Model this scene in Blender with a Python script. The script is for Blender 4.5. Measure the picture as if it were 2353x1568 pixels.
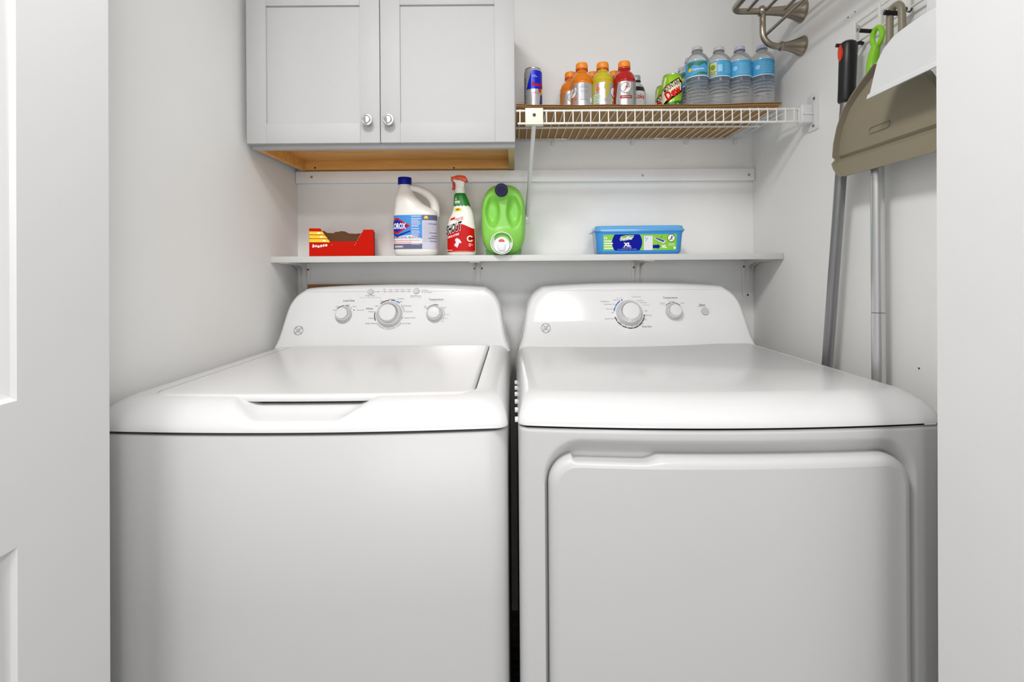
import bpy, bmesh, math, random
from mathutils import Vector, Matrix

random.seed(7)
for _o in list(bpy.data.objects):
    bpy.data.objects.remove(_o, do_unlink=True)
SC = bpy.context.scene
COL = SC.collection
PI = math.pi

# ------------------------------------------------------------------ camera
W_PX, H_PX = 2353, 1568
CX, CY, F_PX = 1180.0, 612.0, 1128.0          # principal point and focal length in pixels
ROLL = math.radians(0.4)
CAM_H = 1.15                                  # lens height above the floor
cam_d = bpy.data.cameras.new('camera')
cam = bpy.data.objects.new('camera', cam_d)
COL.objects.link(cam)
cam_d.sensor_fit = 'HORIZONTAL'
cam_d.sensor_width = 36.0
cam_d.lens = 36.0 * F_PX / W_PX
cam_d.shift_x = (W_PX / 2 - CX) / W_PX
cam_d.shift_y = (CY - H_PX / 2) / W_PX
cam_d.clip_start = 0.02
cam.matrix_world = Matrix.Translation((0, 0, CAM_H)) @ Matrix.Rotation(PI / 2, 4, 'X') @ Matrix.Rotation(-ROLL, 4, 'Z')
SC.camera = cam

# ------------------------------------------------------------------ world, exposure
world = bpy.data.worlds.new('world')
SC.world = world
world.use_nodes = True
_bg = world.node_tree.nodes['Background']
_bg.inputs[0].default_value = (1.0, 1.0, 1.0, 1)
_bg.inputs[1].default_value = 0.62
LAMP_POWER = 9.5
FILL_POWER = 76.0
SC.view_settings.view_transform = 'Standard'
SC.view_settings.look = 'None'
SC.view_settings.gamma = 1.0
SC.view_settings.use_curve_mapping = False
SC.view_settings.exposure = 0.22


# ------------------------------------------------------------------ photo measurements to metres
def uv(px, py):
    a, b = px - CX, CY - py
    c, s = math.cos(ROLL), math.sin(ROLL)
    return a * c + b * s, -a * s + b * c


def at_d(px, py, d):
    u, v = uv(px, py)
    return Vector((u * d / F_PX, d, CAM_H + v * d / F_PX))


def at_x(px, py, x):
    u, v = uv(px, py)
    d = x * F_PX / u
    return Vector((x, d, CAM_H + v * d / F_PX))


def on_plane(px, py, p0, n):
    u, v = uv(px, py)
    r = Vector((u / F_PX, 1.0, v / F_PX))
    o = Vector((0, 0, CAM_H))
    t = (p0 - o).dot(n) / r.dot(n)
    return o + r * t


# ------------------------------------------------------------------ materials
def lin(c):
    return tuple(((x / 255) / 12.92 if x / 255 <= 0.04045 else ((x / 255 + 0.055) / 1.055) ** 2.4) for x in c) + (1.0,)


_M = {}


def mat(name, rgb, rough=0.5, metal=0.0, trans=0.0, ior=1.45, coat=0.0, vary=0.04, scale=30.0, bump=0.0,
        bscale=200.0, emit=0.0, sss=0.0, stretch=None, spec=0.5):
    if name in _M:
        return _M[name]
    m = bpy.data.materials.new(name)
    m.use_nodes = True
    nt = m.node_tree
    b = nt.nodes['Principled BSDF']
    b.inputs['Roughness'].default_value = rough
    b.inputs['Metallic'].default_value = metal
    b.inputs['Transmission Weight'].default_value = trans
    b.inputs['IOR'].default_value = ior
    b.inputs['Coat Weight'].default_value = coat
    b.inputs['Coat Roughness'].default_value = 0.06
    b.inputs['Specular IOR Level'].default_value = spec
    c = lin(rgb)
    tc = nt.nodes.new('ShaderNodeTexCoord')
    mp = nt.nodes.new('ShaderNodeMapping')
    nt.links.new(tc.outputs['Object'], mp.inputs[0])
    if stretch:
        mp.inputs['Scale'].default_value = stretch
    nz = nt.nodes.new('ShaderNodeTexNoise')
    nz.inputs['Scale'].default_value = scale
    nz.inputs['Detail'].default_value = 3
    nt.links.new(mp.outputs[0], nz.inputs[0])
    rp = nt.nodes.new('ShaderNodeMix')
    rp.data_type = 'RGBA'
    lo = tuple(x * (1 - vary) for x in c[:3]) + (1,)
    hi = tuple(min(1, x * (1 + vary)) for x in c[:3]) + (1,)
    rp.inputs[6].default_value = lo
    rp.inputs[7].default_value = hi
    nt.links.new(nz.outputs[0], rp.inputs[0])
    nt.links.new(rp.outputs[2], b.inputs['Base Color'])
    if sss:
        b.inputs['Subsurface Weight'].default_value = sss
        b.inputs['Subsurface Radius'].default_value = (0.01, 0.008, 0.006)
        b.inputs['Subsurface Scale'].default_value = 1.0
    if bump:
        n2 = nt.nodes.new('ShaderNodeTexNoise')
        n2.inputs['Scale'].default_value = bscale
        n2.inputs['Detail'].default_value = 4
        nt.links.new(mp.outputs[0], n2.inputs[0])
        bp = nt.nodes.new('ShaderNodeBump')
        bp.inputs['Strength'].default_value = bump
        bp.inputs['Distance'].default_value = 0.001
        nt.links.new(n2.outputs[0], bp.inputs['Height'])
        nt.links.new(bp.outputs[0], b.inputs['Normal'])
    if emit:
        b.inputs['Emission Color'].default_value = c
        b.inputs['Emission Strength'].default_value = emit
    _M[name] = m
    return m


def wood(name, rgb1, rgb2, stretch, rough=0.4):
    m = bpy.data.materials.new(name)
    m.use_nodes = True
    nt = m.node_tree
    b = nt.nodes['Principled BSDF']
    b.inputs['Roughness'].default_value = rough
    tc = nt.nodes.new('ShaderNodeTexCoord')
    mp = nt.nodes.new('ShaderNodeMapping')
    mp.inputs['Scale'].default_value = stretch
    nt.links.new(tc.outputs['Object'], mp.inputs[0])
    nz = nt.nodes.new('ShaderNodeTexNoise')
    nz.inputs['Scale'].default_value = 6
    nz.inputs['Detail'].default_value = 6
    nz.inputs['Distortion'].default_value = 0.6
    nt.links.new(mp.outputs[0], nz.inputs[0])
    cr = nt.nodes.new('ShaderNodeValToRGB')
    cr.color_ramp.elements[0].position = 0.3
    cr.color_ramp.elements[1].position = 0.7
    cr.color_ramp.elements[0].color = lin(rgb1)
    cr.color_ramp.elements[1].color = lin(rgb2)
    nt.links.new(nz.outputs[0], cr.inputs[0])
    nt.links.new(cr.outputs[0], b.inputs['Base Color'])
    _M[name] = m
    return m


WALL = mat('wall_paint', (241, 241, 240), 0.75, vary=0.02, scale=6, bump=0.12, bscale=90)
CEIL = mat('ceiling_paint', (236, 236, 234), 0.85, vary=0.015)
FLOOR = wood('floor_planks', (104, 100, 96), (128, 124, 120), (1, 8, 1), 0.45)
DOORW = mat('door_paint', (219, 219, 220), 0.42, vary=0.012, scale=12, bump=0.03)
TRIMW = mat('trim_paint', (246, 246, 247), 0.35, vary=0.015)
SHELFW = mat('shelf_melamine', (208, 208, 206), 0.35, vary=0.015)
CABW = mat('cabinet_paint', (188, 188, 189), 0.5, vary=0.012, spec=0.25)
ENAMEL = mat('white_enamel', (208, 208, 209), 0.2, vary=0.008, scale=5)
PANEL_SHADED = mat('painted_steel_shaded', (193, 193, 193), 0.3, vary=0.012, scale=4)  # body paint set darker than the enamel so the fronts carry their shade
CONSW = mat('console_plastic', (218, 218, 219), 0.14, vary=0.008)
SEAM = mat('seam_dark', (60, 60, 60), 0.8)
DARK = mat('dark_gap', (24, 24, 25), 0.9)
CHROME = mat('chrome_plastic', (225, 225, 228), 0.12, 0.85, vary=0.02)
KNOBW = mat('knob_white', (214, 214, 215), 0.2, vary=0.01)
KNOBCLR = mat('knob_skirt', (222, 222, 224), 0.08, trans=0.25, vary=0.02)
BTNG = mat('button_grey', (186, 186, 188), 0.4, vary=0.02)
INKG = mat('ink_grey', (120, 120, 122), 0.6)
INKL = mat('ink_light', (168, 168, 170), 0.6)
INKD = mat('ink_dark', (72, 72, 74), 0.6)
INKB = mat('ink_blue', (34, 110, 184), 0.5)
LOGOG = mat('emblem_grey', (150, 150, 153), 0.5, 0.1)
WIREW = mat('vinyl_wire', (236, 235, 228), 0.3, vary=0.02)
CLIPC = mat('clip_cream', (236, 231, 214), 0.45, vary=0.02)
PLASW = mat('white_plastic', (226, 226, 228), 0.35, vary=0.015)
BRKT = mat('bracket_paint', (240, 239, 237), 0.5, vary=0.03)
STEEL = mat('screw_steel', (170, 170, 168), 0.3, 0.9)
SCREWD = mat('screw_dark', (70, 68, 66), 0.5, 0.6)
NICKEL = mat('brushed_nickel', (166, 156, 142), 0.3, 1.0, vary=0.08, scale=60)
KNOBN = mat('satin_nickel', (205, 205, 206), 0.28, 0.9, vary=0.03)
CARDB = mat('cardboard', (176, 134, 84), 0.85, vary=0.1, scale=25, bump=0.2)
CARDD = mat('cardboard_flute', (176, 138, 92), 0.9, vary=0.15, scale=60)
WOODC = wood('cabinet_maple', (222, 160, 82), (240, 186, 108), (1.2, 9, 9))
WOODS = wood('board_oak', (128, 84, 34), (164, 112, 52), (1, 8, 8))
CHIP = mat('chipboard_edge', (196, 172, 118), 0.9, vary=0.25, scale=300)
BLACK = mat('black_rubber', (26, 26, 28), 0.42, vary=0.1)
BLACKG = mat('black_grip', (30, 30, 32), 0.38, vary=0.08)
REDGRIP = mat('red_insert', (232, 66, 28), 0.4)
ALU = mat('aluminium_tube', (212, 213, 214), 0.3, 0.9, vary=0.008, stretch=(1, 1, 0.05))
ALUD = mat('grey_tube', (150, 151, 153), 0.36, 0.85, vary=0.008, stretch=(1, 1, 0.05))
LIME = mat('lime_plastic', (140, 208, 44), 0.3, vary=0.04)
TAUPE = mat('taupe_plastic', (142, 134, 114), 0.42, vary=0.06, scale=14, bump=0.05)
WHITEP = mat('white_pan', (230, 232, 233), 0.35, vary=0.015)
GLASSW = mat('water_bottle_clear', (250, 251, 252), 0.05, trans=0.9, ior=1.22, vary=0.0, coat=0.6)
GLASSC = mat('clear_plastic', (240, 240, 240), 0.04, trans=0.95, ior=1.2, vary=0.0)
CAPCLR = mat('cap_translucent', (226, 228, 230), 0.3, trans=0.35, vary=0.0)
CAPLAV = mat('cap_lavender', (196, 200, 222), 0.3, trans=0.1, vary=0.02)
LBLBLUE = mat('label_sky', (70, 164, 216), 0.5, vary=0.08, scale=60)
LBLPALE = mat('label_pale_blue', (150, 206, 236), 0.4, vary=0.05)
LBLGRN = mat('label_forest', (58, 120, 92), 0.45, vary=0.25, scale=90)
LBLTAN = mat('label_tan', (214, 206, 160), 0.5)
WHITEINK = mat('ink_white', (244, 244, 244), 0.45)
CREAMINK = mat('ink_cream', (238, 226, 196), 0.45)
BLACKINK = mat('ink_black', (8, 8, 10), 0.6, spec=0.15)
REDINK = mat('ink_red', (206, 18, 14), 0.5, spec=0.2)
ORGINK = mat('ink_orange', (232, 110, 36), 0.45)
YELINK = mat('ink_yellow', (240, 206, 24), 0.45)
GREYINK = mat('ink_mid_grey', (130, 130, 134), 0.5)
LIMEINK = mat('ink_lime', (132, 190, 40), 0.45)
ORANGE = mat('sport_drink_orange', (240, 132, 8), 0.12, trans=0.12, vary=0.02, coat=0.6)
YELLOW = mat('sport_drink_yellow', (214, 194, 36), 0.12, trans=0.12, vary=0.02, coat=0.6)
REDD = mat('sport_drink_red', (190, 18, 18), 0.12, trans=0.1, vary=0.02, coat=0.6)
DARKP = mat('sport_drink_dark', (90, 20, 30), 0.15, trans=0.2, vary=0.02)
CAPORG = mat('cap_orange', (250, 150, 44), 0.35, vary=0.03)
CAPRIM = mat('cap_band', (190, 76, 20), 0.35)
FOIL = mat('label_foil', (188, 188, 192), 0.3, 0.45, vary=0.06, scale=40)
FOILO = mat('label_foil_orange', (206, 132, 66), 0.4, 0.2, vary=0.08)
FOILR = mat('label_foil_red', (150, 40, 32), 0.4, 0.2, vary=0.08)
FOILY = mat('label_foil_yellow', (196, 182, 66), 0.4, 0.2, vary=0.08)
COLA = mat('cola_liquid', (20, 12, 10), 0.1, coat=0.4)
CAPSIL = mat('cap_silver', (172, 176, 180), 0.35, 0.4)
CANSIL = mat('can_silver', (206, 206, 208), 0.25, 0.55, vary=0.02)
CANTOP = mat('can_lid', (200, 200, 200), 0.25, 0.95)
CANBLUE = mat('can_blue', (2, 34, 200), 0.3, 0.1, vary=0.03)
CANNAVY = mat('can_navy', (40, 34, 140), 0.28, 0.2)
CANGRN = mat('can_green', (150, 200, 40), 0.28, 0.2, vary=0.12, scale=60)
CANDKG = mat('can_dark_green', (40, 110, 60), 0.3, 0.15, vary=0.2, scale=70)
CANYEL = mat('can_yellow', (232, 214, 40), 0.3, 0.15)
JUGW = mat('jug_white', (226, 224, 220), 0.32, vary=0.015, sss=0.15)
JUGCAP = mat('cap_blue', (2, 20, 140), 0.45, vary=0.03, spec=0.25)
LB_BLUE = mat('bleach_label_blue', (58, 138, 214), 0.4, vary=0.18, scale=18)
LB_NAVY = mat('bleach_label_navy', (6, 44, 160), 0.6, spec=0.15)
LB_LAV = mat('bleach_label_lavender', (196, 194, 214), 0.45, vary=0.1, scale=20)
LB_SLATE = mat('bleach_label_slate', (92, 92, 122), 0.45, vary=0.08)
LB_WHITE = mat('bleach_label_white', (222, 220, 226), 0.45)
SPRW = mat('sprayer_white', (236, 234, 228), 0.3, sss=0.1)
SPRORG = mat('sprayer_orange', (226, 74, 22), 0.32)
SPRRED = mat('trigger_red', (196, 22, 16), 0.32)
LB_GREEN = mat('label_green', (20, 122, 32), 0.35, vary=0.1)
LB_RED = mat('label_red', (192, 8, 4), 0.45, spec=0.25, vary=0.03)
LB_PALEG = mat('label_pale_green', (218, 230, 214), 0.3)
JUGGRN = mat('jug_green', (134, 204, 84), 0.35, vary=0.04)
RINGCLR = mat('collar_clear', (226, 240, 222), 0.15, trans=0.25)
NAVYCAP = mat('cap_navy', (12, 12, 58), 0.45, spec=0.25)
TAPRED = mat('tap_red', (214, 70, 66), 0.35)
BOXRED = mat('carton_red', (196, 22, 2), 0.7, spec=0.12, vary=0.05, scale=14)
BOXBRN = mat('carton_inside', (112, 76, 46), 0.8, vary=0.08)
TUBBLUE = mat('tub_blue', (58, 146, 218), 0.25, vary=0.04, coat=0.3)
LIDBLUE = mat('lid_blue', (98, 168, 224), 0.2, vary=0.03, coat=0.4)
LB_LIME = mat('tub_label_lime', (124, 196, 36), 0.35, vary=0.08, scale=30)
LB_ROYAL = mat('tub_label_royal', (2, 16, 150), 0.6, spec=0.15)
GLOW = mat('lamp_diffuser', (255, 248, 238), 0.5, emit=1.0)


# ------------------------------------------------------------------ mesh builder
def sstep(a, b, x):
    t = max(0.0, min(1.0, (x - a) / (b - a)))
    return t * t * (3 - 2 * t)


class MB:
    def __init__(self):
        self.v, self.f = [], []

    def add(self, vs, fs):
        o = len(self.v)
        self.v += [tuple(p) for p in vs]
        self.f += [[i + o for i in f] for f in fs]
        return self

    def box(self, x0, x1, y0, y1, z0, z1):
        return self.add([(x, y, z) for z in (z0, z1) for y in (y0, y1) for x in (x0, x1)],
                        [(0, 2, 3, 1), (4, 5, 7, 6), (0, 1, 5, 4), (2, 6, 7, 3), (0, 4, 6, 2), (1, 3, 7, 5)])

    def rings(self, rs, close=True, cap0=False, cap1=False):
        n = len(rs[0])
        vs = [p for r in rs for p in r]
        fs = []
        for k in range(len(rs) - 1):
            for i in range(n if close else n - 1):
                j = (i + 1) % n
                fs.append((k * n + i, k * n + j, (k + 1) * n + j, (k + 1) * n + i))
        if cap0:
            fs.append(tuple(range(n - 1, -1, -1)))
        if cap1:
            fs.append(tuple(range((len(rs) - 1) * n, len(rs) * n)))
        return self.add(vs, fs)

    def lathe(self, prof, n=32, c=(0, 0, 0), M=None):
        rs = []
        for r, z in prof:
            ring = []
            for i in range(n):
                a = 2 * PI * i / n
                p = Vector((r * math.cos(a), r * math.sin(a), z))
                if M is not None:
                    p = M @ p
                ring.append(p + Vector(c))
            rs.append(ring)
        return self.rings(rs, True, prof[0][0] > 1e-6, prof[-1][0] > 1e-6)

    def tube(self, pts, r, n=10, caps=True):
        pts = [Vector(p) for p in pts]
        rad = r if isinstance(r, (list, tuple)) else [r] * len(pts)
        t0 = (pts[1] - pts[0]).normalized()
        up = Vector((0, 0, 1)) if abs(t0.z) < 0.9 else Vector((0, 1, 0))
        nrm = t0.cross(up).normalized()
        rs = []
        for i, p in enumerate(pts):
            if i == 0:
                t = t0
            elif i == len(pts) - 1:
                t = (pts[i] - pts[i - 1]).normalized()
            else:
                t = ((pts[i] - pts[i - 1]).normalized() + (pts[i + 1] - pts[i]).normalized()).normalized()
            nrm = (nrm - t * nrm.dot(t)).normalized()
            bn = t.cross(nrm)
            rs.append([p + (nrm * math.cos(2 * PI * k / n) + bn * math.sin(2 * PI * k / n)) * rad[i] for k in range(n)])
        return self.rings(rs, True, caps, caps)

    def prism(self, pts2, h0, h1, axis='y'):
        """outline in two axes pushed along the third"""
        def P(a, b, h):
            return {'y': (a, h, b), 'x': (h, a, b), 'z': (a, b, h)}[axis]
        return self.rings([[P(a, b, h0) for a, b in pts2], [P(a, b, h1) for a, b in pts2]], True, True, True)

    def xf(self, M):
        self.v = [tuple(M @ Vector(p)) for p in self.v]
        return self

    def build(self, name, m, parent=None, smooth=35, bevel=0.0, seg=2, loc=None, kind=None, label=None):
        me = bpy.data.meshes.new(name)
        bm = bmesh.new()
        vs = [bm.verts.new(p) for p in self.v]
        for f in self.f:
            try:
                bm.faces.new([vs[i] for i in f])
            except ValueError:
                pass
        bmesh.ops.recalc_face_normals(bm, faces=bm.faces)
        if bevel:
            es = [e for e in bm.edges if len(e.link_faces) == 2 and e.calc_face_angle(0) > 0.6]
            bmesh.ops.bevel(bm, geom=es, offset=bevel, segments=seg, affect='EDGES', profile=0.5, clamp_overlap=True)
        bm.to_mesh(me)
        bm.free()
        if smooth:
            me.shade_smooth()
            me.set_sharp_from_angle(angle=math.radians(smooth))
        me.materials.append(m)
        o = bpy.data.objects.new(name, me)
        COL.objects.link(o)
        if loc is not None:
            o.location = loc
        if parent is not None:
            o.parent = parent
        if kind:
            o['kind'] = kind
        if label:
            o['label'] = label
        return o


def tag(o, label, cat, group=None):
    o['label'] = label
    o['category'] = cat
    if group:
        o['group'] = group
    return o


def thing(name, label, cat, loc=(0, 0, 0), group=None, rz=0.0):
    o = bpy.data.objects.new(name, None)
    o.empty_display_size = 0.05
    COL.objects.link(o)
    o.location = loc
    o.rotation_euler = (0, 0, rz)
    return tag(o, label, cat, group)


def copy_thing(root, loc, label, group=None, rz=None):
    def cp(o, par):
        c = o.copy()
        COL.objects.link(c)
        c.parent = par
        for ch in list(o.children):
            cp(ch, c)
        return c
    r = cp(root, None)
    r.location = loc
    if rz is not None:
        r.rotation_euler = (0, 0, rz)
    r['label'] = label
    if group:
        r['group'] = group
    return r


def struct(o):
    o['kind'] = 'structure'
    return o


def catmull(pts, n=6):
    out = []
    P = [Vector(p) for p in pts]
    for i in range(len(P) - 1):
        p0, p1, p2, p3 = P[max(0, i - 1)], P[i], P[i + 1], P[min(len(P) - 1, i + 2)]
        for k in range(n):
            t = k / n
            out.append(0.5 * ((2 * p1) + (p2 - p0) * t + (2 * p0 - 5 * p1 + 4 * p2 - p3) * t * t + (3 * p1 - p0 - 3 * p2 + p3) * t ** 3))
    out.append(P[-1])
    return out


def superell(w, d, n=3.0, m=48, cx=0.0, cy=0.0, z=0.0):
    out = []
    for i in range(m):
        a = 2 * PI * i / m
        c, s = math.cos(a), math.sin(a)
        out.append((cx + w / 2 * math.copysign(abs(c) ** (2 / n), c), cy + d / 2 * math.copysign(abs(s) ** (2 / n), s), z))
    return out


def rrect2(x0, x1, z0, z1, r, nc=6):
    out = []
    for cx, cz, a0 in ((x1 - r, z0 + r, -90), (x1 - r, z1 - r, 0), (x0 + r, z1 - r, 90), (x0 + r, z0 + r, 180)):
        for k in range(nc + 1):
            a = math.radians(a0 + 90 * k / nc)
            out.append((cx + r * math.cos(a), cz + r * math.sin(a)))
    return out


# ------------------------------------------------------------------ flat print (lettering, labels)
_TXT = {}


def text_polys(s, shear=0.0, bold=0.0):
    key = (s, shear, bold)
    if key in _TXT:
        return _TXT[key]
    cu = bpy.data.curves.new('lettering', 'FONT')
    cu.body = s
    cu.size = 1.0
    cu.shear = shear
    cu.offset = bold
    cu.resolution_u = 2
    ob = bpy.data.objects.new('lettering', cu)
    COL.objects.link(ob)
    bpy.context.view_layer.update()
    me = bpy.data.meshes.new_from_object(ob.evaluated_get(bpy.context.evaluated_depsgraph_get()))
    vs = [(v.co.x, v.co.y) for v in me.vertices]
    fs = [tuple(p.vertices) for p in me.polygons]
    bpy.data.objects.remove(ob, do_unlink=True)
    bpy.data.meshes.remove(me)
    bpy.data.curves.remove(cu)
    x0, x1 = min(v[0] for v in vs), max(v[0] for v in vs)
    z0, z1 = min(v[1] for v in vs), max(v[1] for v in vs)
    _TXT[key] = (vs, fs, x0, x1, z0, z1)
    return _TXT[key]


class Print:
    """flat print collected in two dimensions (s across, t up), laid onto a surface by a mapping"""
    def __init__(self):
        self.v, self.f = [], []

    def add(self, vs, fs):
        o = len(self.v)
        self.v += list(vs)
        self.f += [tuple(i + o for i in f) for f in fs]
        return self

    def poly(self, pts):
        return self.add(pts, [tuple(range(len(pts)))])

    def rect(self, x0, z0, x1, z1):
        return self.poly([(x0, z0), (x1, z0), (x1, z1), (x0, z1)])

    def disc(self, cx, cz, r, n=20, sy=1.0):
        return self.poly([(cx + r * math.cos(2 * PI * k / n), cz + sy * r * math.sin(2 * PI * k / n)) for k in range(n)])

    def arc(self, cx, cz, r0, r1, a0, a1, n=None):
        n = n or max(3, int(abs(a1 - a0) / 9))
        vs, fs = [], []
        for k in range(n + 1):
            a = math.radians(a0 + (a1 - a0) * k / n)
            vs += [(cx + r0 * math.cos(a), cz + r0 * math.sin(a)), (cx + r1 * math.cos(a), cz + r1 * math.sin(a))]
        for k in range(n):
            fs.append((2 * k, 2 * k + 1, 2 * k + 3, 2 * k + 2))
        return self.add(vs, fs)

    def line(self, pts, w):
        for (xa, za), (xb, zb) in zip(pts[:-1], pts[1:]):
            dx, dz = xb - xa, zb - za
            l = math.hypot(dx, dz) or 1e-9
            nx, nz = -dz / l * w / 2, dx / l * w / 2
            self.poly([(xa + nx, za + nz), (xa - nx, za - nz), (xb - nx, zb - nz), (xb + nx, zb + nz)])
        return self

    def text(self, s, cx, cz, w=None, h=None, shear=0.0, bold=0.0, rot=0.0, align='c'):
        vs, fs, x0, x1, z0, z1 = text_polys(s, shear, bold)
        sx = w / (x1 - x0) if w else None
        sz = h / (z1 - z0) if h else None
        sx, sz = sx or sz, sz or sx
        ox = {'c': (x0 + x1) / 2, 'l': x0, 'r': x1}[align]
        oz = (z0 + z1) / 2
        c, sn = math.cos(rot), math.sin(rot)
        out = []
        for x, z in vs:
            a, b = (x - ox) * sx, (z - oz) * sz
            out.append((cx + a * c - b * sn, cz + a * sn + b * c))
        return self.add(out, fs)

    def fineprint(self, x0, x1, z0, z1, n, w=0.0006, ragged=0.3):
        for k in range(n):
            z = z1 - (z1 - z0) * (k + 0.5) / n
            self.rect(x0, z - w / 2, x1 - (x1 - x0) * ragged * random.random(), z + w / 2)
        return self

    def clip(self, x0=None, x1=None):
        self._clip = (x0, x1)
        return self

    def build(self, name, m, parent, fn, step=None, label=None, zstep=None):
        bm = bmesh.new()
        vs = [bm.verts.new((a, 0, b)) for a, b in self.v]
        for f in self.f:
            try:
                bm.faces.new([vs[i] for i in f])
            except ValueError:
                pass
        for side, x in zip((-1, 1), getattr(self, '_clip', (None, None))):
            if x is not None:
                g = bm.verts[:] + bm.edges[:] + bm.faces[:]
                bmesh.ops.bisect_plane(bm, geom=g, plane_co=(x, 0, 0), plane_no=(side, 0, 0), clear_outer=True)
        if step and bm.verts:
            a0, a1 = min(v.co.x for v in bm.verts), max(v.co.x for v in bm.verts)
            x = math.ceil(a0 / step) * step
            while x < a1:
                g = bm.verts[:] + bm.edges[:] + bm.faces[:]
                bmesh.ops.bisect_plane(bm, geom=g, plane_co=(x, 0, 0), plane_no=(1, 0, 0))
                x += step
        if zstep and bm.verts:
            a0, a1 = min(v.co.z for v in bm.verts), max(v.co.z for v in bm.verts)
            x = math.ceil(a0 / zstep) * zstep
            while x < a1:
                g = bm.verts[:] + bm.edges[:] + bm.faces[:]
                bmesh.ops.bisect_plane(bm, geom=g, plane_co=(0, 0, x), plane_no=(0, 0, 1))
                x += zstep
        bmesh.ops.triangulate(bm, faces=bm.faces[:])
        for v in bm.verts:
            v.co = Vector(fn(v.co.x, v.co.z))
        me = bpy.data.meshes.new(name)
        bm.to_mesh(me)
        bm.free()
        me.materials.append(m)
        o = bpy.data.objects.new(name, me)
        COL.objects.link(o)
        o.parent = parent
        if label:
            o['label'] = label
        if name in ('lettering', 'fine_print', 'perforation', 'rule_marks', 'drop_marks', 'sign_figure', 'badge_mark'):
            o['kind'] = 'stuff'
        return o


def cyl_map(R, lift=0.0003, a0=0.0):
    """s metres round a can of radius R, t up; s = 0 faces the front turned by a0"""
    def fn(s, t):
        a = s / R + a0
        return ((R + lift) * math.sin(a), -(R + lift) * math.cos(a), t)
    return fn


def ell_map(w, d, n, lift=0.0004, cx=0.0):
    def fn(s, t):
        q = min(0.9995, abs(2 * s / w))
        y = -(d / 2) * (1 - q ** n) ** (1 / n)
        return (cx + s * (1 + 2 * lift / w), y - lift, t)
    return fn


# ================================================================== THE ROOM
D_BACK = 1.64
X_L, X_R = -0.7197, 0.801
CEIL_Z = 2.44

struct(MB().box(X_L - 0.1, X_R + 0.1, D_BACK, D_BACK + 0.1, 0, CEIL_Z).build('wall_back', WALL, smooth=None))
struct(MB().box(X_L - 0.1, X_L, 0.76, D_BACK, 0, CEIL_Z).build('wall_left', WALL, smooth=None))
w_right = struct(MB().box(X_R, X_R + 0.1, 0.76, D_BACK, 0, CEIL_Z).build('wall_right', WALL, smooth=None))
wf = MB().box(-2.2, -0.640, 0.65, 0.76, 0, CEIL_Z)
struct(wf.build('wall_front_left', WALL, smooth=None))
struct(MB().box(0.668, 2.2, 0.65, 0.76, 0, CEIL_Z).build('wall_front_right', WALL, smooth=None))
struct(MB().box(-0.640, 0.668, 0.65, 0.76, 2.31, CEIL_Z).build('wall_front_header', WALL, smooth=None))
struct(MB().box(-2.2, 2.2, -5.3, D_BACK + 0.1, -0.06, 0.0).build('floor', FLOOR, smooth=None))
struct(MB().box(-2.2, 2.2, -5.3, D_BACK + 0.1, CEIL_Z, CEIL_Z + 0.06).build('ceiling', CEIL, smooth=None))
for px, py, r in ((1965, 27, 0.0016), (1949, 40, 0.0018), (2112, 847, 0.002)):
    p = at_x(px, py, X_R)
    MB().lathe([(r, -0.0005), (r, 0.0006)], 8, p, Matrix.Rotation(-PI / 2, 4, 'Y')).build('nail_hole', SCREWD, w_right)


def raised_panel(y0, y1, z0, z1, s, face):
    """moulded panel between the stiles: groove, slope, raised field; s = +1 faces +x"""
    mb = MB()
    prof = [(0.0, 0.0), (0.004, -0.0035), (0.011, -0.006), (0.016, -0.006), (0.034, -0.0012), (0.036, -0.001)]
    rs = [[(face + s * h, a, b) for a, b in ((y0 + i, z0 + i), (y1 - i, z0 + i), (y1 - i, z1 - i), (y0 + i, z1 - i))] for i, h in prof]
    return mb.rings(rs, True, False, True)


def door_leaf(root, x0, x1):
    w, zt = 0.31, 2.295
    py0, py1 = -0.215, -0.12
    zs = [(0.012, 0.20), (0.853, 1.010), (1.78, 1.88), (2.195, zt)]
    m = MB()
    m.box(x0, x1, -0.12, 0.0, 0.012, zt)
    m.box(x0, x1, -w, py0, 0.012, zt)
    for a, b in zs:
        m.box(x0, x1, py0, py1, a, b)
    leaf = m.build('leaf', DOORW, root, smooth=None)
    for a, b in ((0.20, 0.853), (1.010, 1.78), (1.88, 2.195)):
        for s, fx in ((1, x1), (-1, x0)):
            raised_panel(py0, py1, a, b, s, fx).build('panel', DOORW, leaf, smooth=20)
    return leaf


for nm, xr, sg in (('door_1', -0.5359, -1), ('door_2', 0.5520, 1)):
    r = bpy.data.objects.new(nm, None)
    COL.objects.link(r)
    r.location = (xr, 0.645, 0)
    r.rotation_euler = (0, 0.0038, 0)
    struct(r)
    for k in (0, 1):
        a, b = sorted((sg * (0.038 * k), sg * (0.038 * k + 0.032)))
        door_leaf(r, a, b)

# ------------------------------------------------------------------ hall end wall behind the camera, with an added frame and fill light
HB = -5.2
struct(MB().box(-2.2, -1.25, HB - 0.1, HB, 0, CEIL_Z).box(1.25, 2.2, HB - 0.1, HB, 0, CEIL_Z).box(-1.25, 1.25, HB - 0.1, HB, 2.1, CEIL_Z).box(-1.25, 1.25, HB - 0.1, HB, 0, 0.25).build('wall_hall', WALL, smooth=None))
wn = bpy.data.objects.new('fill_light_frame', None)
COL.objects.link(wn)
struct(wn)
for a, b_ in ((-1.25, -1.19), (-0.03, 0.03), (1.19, 1.25)):
    MB().box(a, b_, HB - 0.08, HB - 0.02, 0.25, 2.1).build('frame_post', TRIMW, wn, smooth=None)
for a, b_ in ((0.25, 0.31), (2.04, 2.1)):
    MB().box(-1.25, 1.25, HB - 0.08, HB - 0.02, a, b_).build('frame_rail', TRIMW, wn, smooth=None)
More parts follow.
